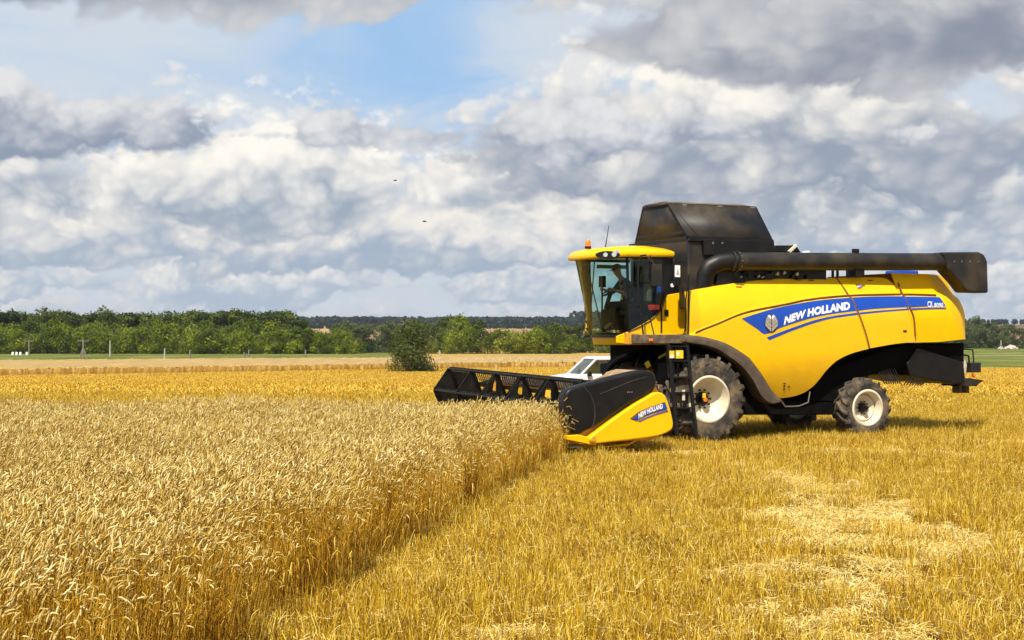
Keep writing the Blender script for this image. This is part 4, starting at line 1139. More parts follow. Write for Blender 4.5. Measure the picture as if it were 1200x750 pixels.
# windscreen
top = ring(zg1, -2.08, -1.5, k=.55); bot = ring(2.17, -1.70, -1.24, k=.225); 
def ws_rows(off=0.0):
    n_ = 10; rr = []
    for j in range(n_+1):
        t = j/n_; rr.append([tuple(Vector(a).lerp(Vector(b), t)) for a, b in zip(bot[1:-1], top[1:-1])])
    return rr
mb = MB(); mb.grid(ws_rows()); mb.build('windscreen', GLASS, cabo, angle=80)
xd0 = bot[1][0]; xd1 = top[1][0]
mb = MB(); q = [(xd1, zg1)] + LL([(779.5, 302), (779.5, 345), (775, 361), (763, 374), (752, 381)], CN) + [(xd0, 2.17)]
v = [mb.bm.verts.new((x, CN, z)) for x, z in q]; mb.bm.faces.new(v); mb.build('door_glass', GLASS, cabo)
mb = MB(); v = [mb.bm.verts.new((x, CF, z)) for x, z in ((xd1, zg1), (-.38, zg1), (-.38, 2.5), (xd0, 2.17))]; mb.bm.faces.new(v); mb.build('far_side_glass', GLASS, cabo)
# pillars and frames
mb = MB()
mb.bar((xd0, CN-.0, 2.15), (xd1, CN-.0, zg1), .055, .04); mb.bar((xd0, CF, 2.15), (xd1, CF, zg1), .07, .05)
mb.bar((-.36, CF, 2.1), (-.36, CF, zg1), .08, .10)
mb.bar((xd1, CN-.01, zg1-.01), (-.5, CN-.01, zg1-.01), .05, .06); mb.bar((xd1, CF, zg1-.01), (-.5, CF, zg1-.01), .05, .06)
q = LL([(777, 303), (786, 303), (805, 318), (805, 344), (782, 346.5), (779, 346.5)], CN)
mb.poly_prism(q, CN-.02, CN+.05)
for a, b in zip(top[1:-1], top[2:-1]): mb.bar((a[0]+.01, a[1], a[2]), (b[0]+.01, b[1], b[2]), .05, .07)
for a, b in zip(bot[1:-1], bot[2:-1]): mb.bar((a[0], a[1], a[2]-.01), (b[0], b[1], b[2]-.01), .04, .05)
mb.build('window_frame', BLK, cabo)
mb = MB(); mb.box(-.40, -.32, CN+.05, CF-.05, 2.1, 3.0); mb.box(-.40, -.32, CN+.05, CF-.05, 3.0, zg1); mb.box(-1.45, -.5, CN+.06, CF-.06, 2.19, 2.24)
mb.build('rear_wall', DARKI, cabo)
# seat, steering column and wheel, monitor, console
mb = MB(); mb.box(-1.12, -.66, 1.48, 2.02, 2.62, 2.76); mb.box(-.76, -.62, 1.5, 2.0, 2.7, 3.38); mb.box(-1.05, -.75, 1.6, 1.9, 2.24, 2.62); mb.box(-1.15, -.75, 2.06, 2.2, 2.85, 2.93)
mb.build('driver_seat', DARKI, cabo, bevel=.04)
mb = MB(); mb.tube([(-1.62, CY, 2.25), (-1.56, CY, 2.8), (-1.45, CY, 3.12)], .05, 8); mb.box(-1.62, -1.5, 1.6, 1.9, 2.3, 2.75); mb.box(-1.2, -.7, 2.12, 2.5, 2.3, 2.9); mb.build('steering_column', DARKI, cabo, bevel=.02)
mb = MB(); cc = Vector((-1.45, CY, 3.14)); ax = Vector((-.5, 0, 1)).normalized(); u = Vector((0, 1, 0)); w_ = ax.cross(u)
pt = [cc + (u*math.cos(t) + w_*math.sin(t))*.21 for t in np.linspace(0, 2*math.pi, 25)]; mb.tube(pt, .017, 6, cap=False); mb.bar(pt[0], pt[12], .03, .015); mb.bar(pt[6], pt[18], .03, .015); mb.build('steering_wheel', BLK, cabo)
mb = MB(); mb.box(-1.36, -1.28, 2.3, 2.5, 3.25, 3.5); mb.bar((-1.3, 2.45, 2.6), (-1.3, 2.45, 3.3), .03); mb.bar((-1.75, 2.35, 3.8), (-1.45, 2.2, 2.4), .02); mb.bar((-1.72, 2.0, 3.8), (-1.6, 2.45, 2.5), .02); mb.build('monitor', BLK, cabo)
mb = MB(); mb.box(-1.35, -.62, 2.56, 2.62, 3.68, 3.76); mb.build('sun_strap', GREEN_STRAP, cabo)
mb = MB(); mb.box(-.95, -.72, 1.05, 1.35, 3.32, 3.68, rot=Matrix.Rotation(.1, 3, 'Y')); mb.box(-.90, -.78, 1.1, 1.3, 2.9, 3.32); mb.build('passenger_seat', DUST, cabo, bevel=.04)
mb = MB(); mb.box(-.66, -.6, 1.0, 1.12, 3.1, 3.55); mb.build('blue_jacket', BLUE, cabo, bevel=.02)
mb = MB(); mb.box(-.85, -.65, 1.0, 1.2, 2.72, 2.84); mb.build('red_box', RED, cabo, bevel=.02)
# roof
def roof():
    prof = [(-.0, .00, 3.80), (.03, .0, 3.95), (.10, .0, 4.03), (.3, .0, 4.07)]
    def rg(z, f, r_, w):
        pts = [(r_, CN-w), (f+.62, CN-w-.02), (f+.34, CN-w+.03), (f+.13, CN-w+.20), (f+.03, CN-w+.52), (f, CY)]
        return [(x, y, z) for x, y in pts] + [(x, 2*CY-y, z) for x, y in pts[::-1][1:]]
    rws = [rg(3.88, -2.10, -.5, .02), rg(3.865, -2.20, -.46, .10), rg(3.90, -2.22, -.45, .13), rg(3.97, -2.21, -.45, .13), rg(4.045, -2.14, -.50, .08), rg(4.085, -1.95, -.60, -.04), rg(4.11, -1.6, -.8, -.25)]
    # droop of the roof lip towards the nose
    o_ = []
    for row in rws:
        o_.append([(x, y, z - .05*max(0, (-1.2-x))/1.0 if z < 4.0 else z - .045*max(0, -1.4-x) - .10*max(0, x+.95)) for x, y, z in row])
    mb = MB(); mb.grid(o_)
    for row, rev in ((o_[0], True), (o_[-1], False)):
        vs_ = [mb.bm.verts.new(p) for p in row]; mb.bm.faces.new(vs_)
    # close the rear
    for a, b in zip(o_, o_[1:]):
        mb.bm.faces.new([mb.bm.verts.new(p) for p in (a[0], b[0], b[-1], a[-1])])
    bmesh.ops.remove_doubles(mb.bm, verts=mb.bm.verts, dist=.001)
    return mb.build('cab_roof', YEL, cabo, angle=50, bevel=.0)
rf = roof()
mb = MB(); nrm = Vector((-.62, -.78, 0)).normalized(); tg = Vector((.78, -.62, 0))
def on_roof(cx_, cy_, cz_, rx, rz, d0, d1, m, name):
    mb = MB(); c0 = Vector((cx_, cy_, cz_)); rings_ = []
    for d, f in ((d0, 1), (d1, .96)):
        rings_.append([mb.bm.verts.new(c0 + nrm*d + tg*rx*f*math.cos(t) + Vector((0, 0, 1))*rz*f*math.sin(t)) for t in np.linspace(0, 2*math.pi, 20, endpoint=False)])
    a, b = rings_
    for j in range(20): mb.bm.faces.new((a[j], a[(j+1) % 20], b[(j+1) % 20], b[j]))
    mb.bm.faces.new(b); return mb.build(name, m, cabo, angle=30)
px_, pz_ = -1.99, 3.885
on_roof(-1.96, .90, pz_, .27, .085, -.10, .085, BLK, 'light_recess')
on_roof(-1.84, .81, pz_+.005, .055, .055, -.0, .10, LAMP, 'work_light'); on_roof(-1.99, .92, pz_, .05, .05, 0, .10, LAMP, 'work_light'); 
mb = MB(); x, z = L(723.5, 295, .72); mb.lathe([(.70, 0), (.70, .04), (.73, .05)], x, z, 16); mb.build('work_light', LAMP, cabo)
mb = MB(); x, z = L(689, 289, 1.75); zb_ = 4.06
mb.tube([(x, 1.75, zb_), (x, 1.75, zb_+.05)], .07, 14); mb.build('beacon_base', BLK, cabo)
mb = MB(); mb.tube([(x, 1.75, zb_+.05), (x, 1.75, zb_+.15), (x, 1.75, zb_+.19)], [.065, .062, .035], 14); mb.build('beacon', ORG, cabo)
mb = MB(); a = L(709.5, 290, 1.3); b = L(713.5, 264.5, 1.3); mb.tube([(a[0], 1.3, a[1]), (b[0], 1.3, b[1])], [.012, .006], 6); mb.build('antenna', BLK, cabo)
# lamp and mirror arms at the nose
mb = MB(); x, z = L(745.8, 396.8, .6); mb.lathe([(.55, 0), (.55, .075), (.62, .085), (.70, .05)], x, z, 18); mb.build('headlight', LAMP, cabo)
mb = MB(); a = L(734.5, 390, .7); b = L(747, 403.5, .7); mb.box(a[0], b[0], .65, .86, b[1], a[1]); mb.build('lamp_housing', YELD, cabo, bevel=.01)
# platform beside the cab with turn signal, rails and mirror
mb = MB(); a = L(752, 392, .2); b = L(806, 402.5, .2); mb.box(a[0], b[0], .12, CN, b[1], a[1]); 
a2 = L(810, 396, .2); mb.box(b[0]-.02, b[0]+.35, .16, CN, b[1]+.02, a2[1]); mb.build('cab_platform', DUST, combine, bevel=.015)
mb = MB(); x, z = L(763, 398.3, .1); mb.box(x-.045, x+.045, .09, .125, z-.03, z+.03); mb.build('turn_signal', ORG, combine, bevel=.008)
mb = MB()
def rail(pts, ly, r_=.018): mb.tube([(x, ly, z) for x, z in LL(pts, ly)], r_, 8)
rail([(754, 394), (750, 360), (747.5, 330), (748, 312), (751, 299.5), (757, 299)], .25)
rail([(766.5, 392), (761, 370), (757, 352), (757.5, 351)], .25, .014)
rail([(735.5, 357.5), (752, 357)], .3, .012)
rail([(806, 400), (807, 360), (807, 322)], .12, .020)
rail([(801, 393), (803, 385), (804, 350), (806, 330)], .14, .014)
rail([(762, 299), (762, 310), (760, 318)], .5, .012)
mb.build('handrail', BLK, combine)
mb = MB(); x, z = L(794, 318, .3); mb.box(x-.09, x+.09, .30, .36, z-.3, z+.24); mb.build('mirror_housing', BLK, combine, bevel=.02)
mb = MB(); mb.box(x-.07, x+.055, .285, .297, z-.12, z+.13); mb.build('white_notice', WHT, combine)
mb = MB(); mb.poly_prism([(x-.04, z-.07), (x+.03, z-.07), (x-.005, z+.06)], .280, .284); mb.build('notice_mark', GREYD, combine)
mb = MB(); x, z = L(769.5, 322, .4); mb.box(x-.10, x+.13, .40, .48, z-.24, z+.22); mb.bar((x, .45, z+.2), (x-.05, CN, z+.5), .02); mb.build('wing_mirror', CHAR, combine, bevel=.03)
mb = MB(); x, z = L(788, 334.5, CN-.03); mb.lathe([(CN-.035, 0), (CN-.035, .04), (CN-.02, .045)], x, z, 12); mb.build('round_decal', WHT, combine)
# ladder
mb = MB()
lt, lb = LL([(784.5, 404), (788.5, 510)], .0), LL([(805.5, 404), (811, 510)], .0)
for a, b in (lt, lb): mb.bar((a[0], .02, a[1]), (b[0], -.16, b[1]+.0), .05, .07)
for t in (.02, .18, .36, .53, .70, .88):
    a = Vector((lt[0][0], .02, lt[0][1])).lerp(Vector((lt[1][0], -.16, lt[1][1])), t); b = Vector((lb[0][0], .02, lb[0][1])).lerp(Vector((lb[1][0], -.16, lb[1][1])), t)
    mb.box(a.x, b.x, a.y-.02, a.y+.16, a.z-.018, a.z+.018)
    if .1 < t < .8:
        for q_ in (.25, .5, .75): xx = a.x+(b.x-a.x)*q_; mb.box(xx-.012, xx+.012, a.y+.1, a.y+.15, a.z+.018, a.z+.10)
for t0_, t1_ in ((.04, .16), (.20, .34), (.38, .51), (.55, .68), (.72, .84)):
    a = Vector((lt[0][0], .02, lt[0][1])).lerp(Vector((lt[1][0], -.16, lt[1][1])), t0_); a2_ = Vector((lt[0][0], .02, lt[0][1])).lerp(Vector((lt[1][0], -.16, lt[1][1])), t1_)
    b = Vector((lb[0][0], .02, lb[0][1])).lerp(Vector((lb[1][0], -.16, lb[1][1])), t0_)
    for q_ in (.12, .37, .62, .87): xx = a.x+(b.x-a.x)*q_; mb.box(xx-.035, xx+.035, a.y+.155, a.y+.17, a2_.z, a.z)
mb.build('ladder', BLK, combine, bevel=.004)
mb = MB(); x0, z0 = L(784.5, 411, -.03); x1, z1 = L(790, 420, -.03); mb.box(x0, x1, -.04, -.02, z1, z0); 
x2, z2 = L(792, 410.5, -.03); x3, z3 = L(800.5, 420, -.03); mb.box(x2, x3, -.04, -.02, z3, z2); mb.build('warning_label', TAPE, combine)
mb = MB(); mb.box(x0+.01, x1-.01, -.046, -.042, z1+.01, z1+.075); mb.box(x2+.02, x2+.07, -.046, -.042, z3+.05, z2-.03); mb.build('label_panel', WHT, combine)
mb = MB(); a = L(801.5, 463, -.08); mb.box(a[0]-.03, a[0]+.03, -.07, -.05, a[1]-.11, a[1]+.11); mb.build('ladder_plate', RIM, combine)
# feeder house, hydraulic hoses and dark front end under the cab
mb = MB()
mb.poly_prism([(-2.4, .3), (-.7, .9), (-.4, 1.6), (-1.1, 1.38), (-1.7, 1.16), (-2.4, 1.05)], 1.15, 2.35)
mb.build('feeder_house', FEEDM, combine, bevel=.02)
mb = MB(); mb.box(-1.0, .2, .85, 2*CY-.85, 1.55, 1.97); mb.box(-.75, -.2, .5, .9, .9, 1.6)
mb.poly_prism(LL([(767, 425), (790, 412), (790, 470), (772, 462)], .5), .35, .6); mb.build('front_frame', UND, combine, bevel=.02)
mb = MB(); rr_ = random.Random(8)
for i in range(7):
    y = .9+i*.06; x0 = -1.75+rr_.uniform(-.1, .1)
    mb.tube([(x0, y, 1.15), (x0-.05, y+.05, 1.45), (x0+.25, y+.1, 1.68+rr_.uniform(-.05, .08)), (x0+.7, y+.05, 1.6), (x0+1.1, y+.1, 1.8)], .018, 6)
mb.tube([(-1.35, .75, 1.2), (-1.38, .72, 1.55), (-1.25, .74, 1.85), (-1.1, .8, 1.95)], .022, 8)
for k_ in range(5):
    q = LL([(707, 440), (712, 431), (722, 421.5+k_), (738, 414.5+k_*1.5), (756, 412+k_*2), (778, 413+k_*2)], .95+.05*k_)
    mb.tube([(x, .95+.05*k_, z) for x, z in smooth_pts(q, 14)], .045, 7)
mb.build('hydraulic_hoses', UND, combine)
mb = MB(); mb.tube([(-1.5, .5, .95), (-1.1, .52, 1.15), (-.75, .55, 1.25)], .03, 8); mb.tube([(-1.45, .45, .75), (-1.05, .5, 1.0), (-.7, .55, 1.1)], .03, 8); mb.build('lift_cylinder', STEEL, combine)
mb = MB(); 
for px_, py_ in ((775, 420), (779, 417.5), (759, 427)): x, z = L(px_, py_, .6); mb.box(x-.05, x+.05, .58, .62, z-.06, z+.06, rot=Matrix.Rotation(-.5, 3, 'Y'))
mb.build('warning_tape', TAPE, combine)

# -------------------------------------------------- grain header
TAND = new_mat('straw_dust_on_steel', (.26, .17, .09), .9, var=.9, vscale=9.0, color2=(.45, .32, .17), bumps=.5)
HN, HFY = -1.95, 5.45                                  # near and far ends, measured across
hd = MB()
hd.grid([[(x, y, z) for y in (HN+.2, HFY-.1)] for x, z in ((-3.95, .06), (-3.4, .04), (-2.9, .07), (-2.55, .22), (-2.44, .6), (-2.42, 1.14))])
header = hd.build('header', YEL, combine, thick=.03)
mb = MB(); mb.box(-2.48, -2.12, HN+.2, HFY-.1, 1.02, 1.22); mb.build('header_top_beam', DUST, header, bevel=.03)
mb = MB(); mb.poly_prism([(-2.65, 1.0), (-2.3, 1.0), (-2.2, 1.40), (-2.25, 1.50), (-2.5, 1.44), (-2.65, 1.32)], HN+.5, HN+1.9); mb.build('drive_cover', TAND, header, bevel=.04)
mb = MB(); mb.poly_prism([(-3.0, 1.0), (-2.6, 1.0), (-2.46, 1.31), (-2.9, 1.16)], HN+.3, HN+1.3); mb.build('yellow_drive_guard', YELS, header, bevel=.03)
for y in (HN+.15, HFY-.1):
    mb = MB(); mb.poly_prism([(-4.15, .12), (-2.35, .16), (-2.25, 1.2), (-2.7, 1.15), (-3.1, .85), (-4.1, .25)], y, y+.05); mb.build('header_end_plate', YELD, header)  # darker orange puts the plate's shadow into its colour
mb = MB(); mb.tube([(-2.85, HN+.25, .42), (-2.85, HFY-.15, .42)], .2, 20)
nfl = 150
for sgn in (1,):
    rows = []
    for i in range(nfl+1):
        t = i/nfl; y = HN+.25+t*(HFY-HN-.4); a = 2*math.pi*(t*12)*(1 if t < .5 else -1)
        rows.append([(-2.85+r_*math.cos(a), y, .42+r_*math.sin(a)) for r_ in (.2, .3)])
    mb.grid(rows)
mb.build('header_auger', CHAR, header)
mb = MB(); mb.box(-4.02, -3.93, HN+.2, HFY-.1, .03, .07)
for i in range(94): y = HN+.25+i*.0765; mb.hexa([(-4.14, y-.008, .04), (-4.0, y-.02, .035), (-4.0, y+.02, .035), (-4.14, y+.008, .04), (-4.14, y-.008, .055), (-4.0, y-.02, .075), (-4.0, y+.02, .075), (-4.14, y+.008, .055)])
mb.build('cutter_bar', STEEL, header)
# reel: hexagonal, six tined bars on six spiders
RC = (-3.62, .84); RR = .60; ph0 = 113.6
ang6 = [R(ph0+60*i) for i in range(6)]
RN, RF = HN+.3, HFY-.2
DZ = lambda y: -.10 + .11*(y-RN)/(RF-RN)
mb = MB(); mb.tube([(RC[0], RN, RC[1]+DZ(RN)), (RC[0], RF, RC[1]+DZ(RF))], .055, 12); reel = mb.build('reel_tube', CHAR, header)
for a in ang6:
    x, z = RC[0]+RR*math.cos(a), RC[1]+RR*math.sin(a); mb = MB()
    mb.tube([(x, RN, z+DZ(RN)), (x, RF, z+DZ(RF))], .024, 8)
    mb.bar((x+.03, RN, z+.02+DZ(RN)), (x+.03, RF, z+.02+DZ(RF)), .015, .07)
    for i in range(62):
        y = RN+.06+i*(RF-RN-.12)/61
        zz = z+DZ(y); mb.tube([(x, y, zz), (x+.02, y, zz-.10), (x+.07, y, zz-.20)], .007, 4, cap=False)
    mb.build('reel_tine_bar', REELM, header)
for i in range(6):
    y = RN + (RF-RN)*i/5; mb = MB(); RC = (-3.62, .84+DZ(y))
    for j, a in enumerate(ang6):
        b = ang6[(j+1) % 6]; pa = (RC[0]+RR*math.cos(a), y, RC[1]+RR*math.sin(a)); pb = (RC[0]+RR*math.cos(b), y, RC[1]+RR*math.sin(b))
        mb.bar(pa, pb, .03, .065); mb.bar((RC[0], y, RC[1]), pa, .03, .11)
        # curved web near the hub
        qa = (RC[0]+.28*math.cos(a), y+.002, RC[1]+.28*math.sin(a)); qb = (RC[0]+.28*math.cos(b), y+.002, RC[1]+.28*math.sin(b)); mb.bar(qa, qb, .026, .09)
    mb.lathe([(y-.03, 0), (y-.03, .12), (y+.03, .12), (y+.03, 0)], RC[0], RC[1], 16)
    if i in (0, 5):                                   # solid plates close both ends of the reel
        mb.poly_prism([(RC[0]+RR*.93*math.cos(a), RC[1]+RR*.93*math.sin(a)) for a in ang6], y-.012, y+.012)
    else:                                             # pressed webs between the spokes
        for j, a in enumerate(ang6):
            b = ang6[(j+1) % 6]; P_ = lambda r_, q_: (RC[0]+r_*math.cos(q_), RC[1]+r_*math.sin(q_)); m_a = (a+(b if b > a else b+2*math.pi))/2
            if j % 2 == 0: mb.poly_prism([P_(.05, m_a), P_(.36, a), P_(.52, a+.05), P_(.30, m_a), P_(.52, a+math.pi/3-.05), P_(.36, a+math.pi/3)], y-.008, y+.008)
    mb.build('reel_spider', REELM, header)
for y in (HN+.12, HFY-.02):
    mb = MB(); mb.bar((-2.3, y, 1.16), (-3.62, y, .90), .06, .12); mb.build('reel_arm', CHAR, header)
# near end: black moulded cover over a yellow side shield with divider point
mb = MB()
cov = smooth_pts(LL([(660, 466), (664.5, 456), (684, 450), (703, 444.8), (721.7, 440), (738, 436.2), (752, 434), (762, 435), (767.5, 441), (767.5, 451), (757, 462), (742.7, 470.3), (719, 485), (697, 499.5), (683, 506.5), (674, 510), (664, 506), (660.5, 487)], HN), 60)
mb.poly_prism(cov, HN-.06, HN+.26); mb.build('end_cover', BLK, header, bevel=.07, seg=4)
mb = MB(); q = LL([(703, 462), (720, 455), (738, 447.5), (758, 441.5)], HN-.07); mb.tube([(x, HN-.062, z) for x, z in q], .010, 6)
q = LL([(683, 452), (692, 462), (697, 475), (697.5, 488), (695, 500)], HN-.07); mb.tube([(x, HN-.06, z) for x, z in q], .014, 6)
mb.build('cover_rib', CHAR, header)
mb = MB()
for pts_ in ([(664, 477), (668, 476), (670, 480)], [(670.5, 490.5), (678, 494.5)], [(664, 499), (674, 503.5)], [(661, 470), (665, 466)]):
    q = LL(pts_, HN-.07); mb.tube([(x, HN-.068, z) for x, z in q], .008, 5)
mb.build('caught_straw', M_CHAFF, header)
mb = MB()
x, z = L(738, 459.5, HN-.07)
for dx_ in (-.04, 0, .05): mb.box(x+dx_-.012, x+dx_+.012, HN-.066, HN-.05, z-.012, z+.012)
mb.build('cover_screws', STEEL, header)
ysd = smooth_pts(LL([(690, 513), (697, 507), (719, 490.5), (742.7, 474), (757, 465.8), (768, 459.8), (777.7, 462), (784, 476), (788.5, 499), (781, 507), (766, 511.8), (740, 515.3), (716, 518), (697, 520), (690.5, 517.5)], HN-.1), 60)
mb = MB(); mb.poly_prism(ysd, HN-.13, HN+.12); shield = mb.build('side_shield', YELS, header, bevel=.05, seg=4)
mb = MB(); mb.poly_prism(LL([(663, 510), (676, 509), (697, 514), (697, 521.5), (690, 521), (663, 515.5)], HN), HN-.08, HN+.10); mb.build('divider_point', YELS, header, bevel=.02)
mb = MB(); x, z = L(696, 514.5, HN-.14); mb.lathe([(HN-.14, 0), (HN-.14, .05), (HN-.11, .055)], x, z, 14); mb.build('shield_bolt', YELD, header)
mb = MB(); mb.poly_prism(LL([(757, 470), (767.5, 452), (770, 458), (768, 470), (730, 492), (700, 508), (690, 512), (676, 510), (742, 471)], HN+.1), HN+.08, HN+.14); mb.build('inner_end_plate', YELD, header)  # shadow between cover and shield painted in as darker orange
# blue band with lettering on the side shield, set in a dark recess
mb = MB(); mb.poly_prism(LL([(738.5, 490.5), (748, 483), (760, 477.5), (779, 471), (781.5, 479.5), (765, 484), (750, 490), (746, 493)], HN-.14), HN-.142, HN-.128); mb.build('shield_recess', BRN, header)
mb = MB(); mb.poly_prism(LL([(741.5, 490.8), (750, 484.4), (761, 479), (779.6, 472.6), (781.8, 478.6), (765, 483), (751, 488.5), (747, 492.3)], HN-.14), HN-.150, HN-.144); mb.build('blue_band', BLUE, header)
mb = MB(); q = LL([(749, 494), (757, 489.8), (768, 485.6), (783, 481.3)], HN-.14); mb.tube([(x, HN-.135, z) for x, z in q], .012, 4); mb.build('thin_blue_band', BLUE, header)
p0 = L(748.3, 490.2, HN-.15); p1 = L(777, 478.2, HN-.15)
def on_shield(u, v_, w):
    t = u/w; x = p0[0]+(p1[0]-p0[0])*t; z = p0[1]+(p1[1]-p0[1])*t - .02*math.sin(t*math.pi)*-1
    return Vector((x - v_*.02, HN-.155, z + v_*.125))
text_mesh('shield_lettering', 'NEW HOLLAND', WHT, on_shield, 1.0, .1, .05, 1.02, header)

# ================================================================== driver
def skin_body(name, joints, edges, root, m, parent, sub=2):
    me = bpy.data.meshes.new(name); ks = list(joints)
    me.from_pydata([joints[q_][0] for q_ in ks], [(ks.index(a), ks.index(b)) for a, b in edges], [])
    o = link(name, me, m, parent); md = o.modifiers.new('skin', 'SKIN'); 
    for i, q_ in enumerate(ks):
        r_ = joints[q_][1]; r_ = r_ if isinstance(r_, tuple) else (r_, r_)
        me.skin_vertices[0].data[i].radius = r_; me.skin_vertices[0].data[i].use_root = (q_ == root)
    md.use_smooth_shade = True
    s_ = o.modifiers.new('sub', 'SUBSURF'); s_.levels = sub; s_.render_levels = sub
    return o
SKIN = new_mat('skin', (.45, .25, .16), .55); SHIRT = new_mat('dark_grey_shirt', (.055, .06, .065), .85, var=.6, vscale=9, color2=(.11, .12, .12)); CAPM = new_mat('grey_cap', (.14, .13, .125), .85); TROU = new_mat('dark_trousers', (.03, .033, .04), .9)
drv = thing('person', 'driver in a cap and dark shirt leaning over the steering wheel inside the cab', 'person', (OX-.05*cT, OY-.05*sT, 0), TH)
def M3(x, y, z): return (x, y, z)
hip = (-.92, CY, 2.84)
J = {'pelvis': (hip, (.15, .11)), 'waist': ((-.95, CY, 3.0), (.14, .11)), 'chest': ((-1.03, CY, 3.22), (.17, .12)), 'necklow': ((-1.12, CY, 3.40), (.09, .08)), 'neck': ((-1.17, CY, 3.46), .055), 'chin': ((-1.22, CY, 3.52), .075), 'head': ((-1.25, CY, 3.60), (.085, .10)), 'crown': ((-1.25, CY, 3.68), .07)}
Ed = [('pelvis', 'waist'), ('waist', 'chest'), ('chest', 'necklow'), ('necklow', 'neck'), ('neck', 'chin'), ('chin', 'head'), ('head', 'crown')]
for s_, nm in ((-1, 'n'), (1, 'f')):
    y = CY+s_*.19
    J['sh'+nm] = ((-1.07, y, 3.34), .068); J['el'+nm] = ((-1.24, CY+s_*.26, 3.10), .047); J['wr'+nm] = ((-1.43, CY+s_*.19, 3.17), .030); J['pa'+nm] = ((-1.49, CY+s_*.185, 3.19), (.032, .022))
    J['hp'+nm] = ((-.98, CY+s_*.10, 2.84), .095); J['kn'+nm] = ((-1.38, CY+s_*.13, 2.86), .065); J['an'+nm] = ((-1.50, CY+s_*.13, 2.42), .042); J['to'+nm] = ((-1.62, CY+s_*.13, 2.33), .038)
    Ed += [('chest', 'sh'+nm), ('sh'+nm, 'el'+nm), ('el'+nm, 'wr'+nm), ('wr'+nm, 'pa'+nm), ('pelvis', 'hp'+nm), ('hp'+nm, 'kn'+nm), ('kn'+nm, 'an'+nm), ('an'+nm, 'to'+nm)]
    for k_ in range(4):
        yy = CY+s_*(.155+.02*k_); r0 = 'f%d%s' % (k_, nm); J[r0+'a'] = ((-1.535, yy, 3.215), .010); J[r0+'b'] = ((-1.56+.004*k_, yy, 3.19), .009); J[r0+'c'] = ((-1.545, yy, 3.165-.002*k_), .008)
        Ed += [('pa'+nm, r0+'a'), (r0+'a', r0+'b'), (r0+'b', r0+'c')]
    J['th'+nm+'a'] = ((-1.47, CY+s_*.14, 3.19), .011); J['th'+nm+'b'] = ((-1.50, CY+s_*.125, 3.165), .009); Ed += [('wr'+nm, 'th'+nm+'a'), ('th'+nm+'a', 'th'+nm+'b')]
body = skin_body('body', J, Ed, 'pelvis', SKIN, drv)
sh = {q_: (J[q_][0], tuple(v_*1.13 for v_ in (J[q_][1] if isinstance(J[q_][1], tuple) else (J[q_][1], J[q_][1])))) for q_ in ('pelvis', 'waist', 'chest', 'necklow', 'shn', 'eln', 'shf', 'elf')}
skin_body('shirt', sh, [('pelvis', 'waist'), ('waist', 'chest'), ('chest', 'necklow'), ('chest', 'shn'), ('shn', 'eln'), ('chest', 'shf'), ('shf', 'elf')], 'pelvis', SHIRT, drv)
tr_ = {q_: (J[q_][0], tuple(v_*1.12 for v_ in (J[q_][1] if isinstance(J[q_][1], tuple) else (J[q_][1], J[q_][1])))) for q_ in ('pelvis', 'hpn', 'knn', 'ann', 'hpf', 'knf', 'anf')}
skin_body('trousers', tr_, [('pelvis', 'hpn'), ('hpn', 'knn'), ('knn', 'ann'), ('pelvis', 'hpf'), ('hpf', 'knf'), ('knf', 'anf')], 'pelvis', TROU, drv)
mb = MB(); c0 = Vector((-1.255, CY, 3.645)); tilt = Matrix.Rotation(R(-14), 3, 'Y')
rows = []
for j in range(7):
    ph = j/6*math.pi/2; rows.append([tuple(c0 + tilt @ Vector((.115*math.cos(ph)*math.cos(t), .098*math.cos(ph)*math.sin(t), .10*math.sin(ph)))) for t in np.linspace(0, 2*math.pi, 21)])
mb.grid(rows); 
pk = []
for r_ in (.09, .20): pk.append([tuple(c0 + tilt @ Vector((-r_*math.cos(t), r_*.75*math.sin(t)*(1 if r_ < .1 else .62), .0-(r_-.09)*.1))) for t in np.linspace(-1.0, 1.0, 9)])
mb.grid(pk); mb.build('cap', CAPM, drv, thick=.006)
mb = MB(); mb.tube([(-1.335, CY, 3.60), (-1.362, CY, 3.575), (-1.335, CY, 3.565)], [.012, .016, .010], 8); mb.build('nose', SKIN, drv)
mb = MB()
for s_ in (-1, 1): mb.tube([(-1.325, CY+s_*.033, 3.612), (-1.338, CY+s_*.033, 3.612)], .010, 8)
mb.tube([(-1.318, CY-.025, 3.535), (-1.328, CY, 3.535), (-1.318, CY+.025, 3.535)], .006, 6)
mb.build('eyes_and_mouth', DARKI, drv)

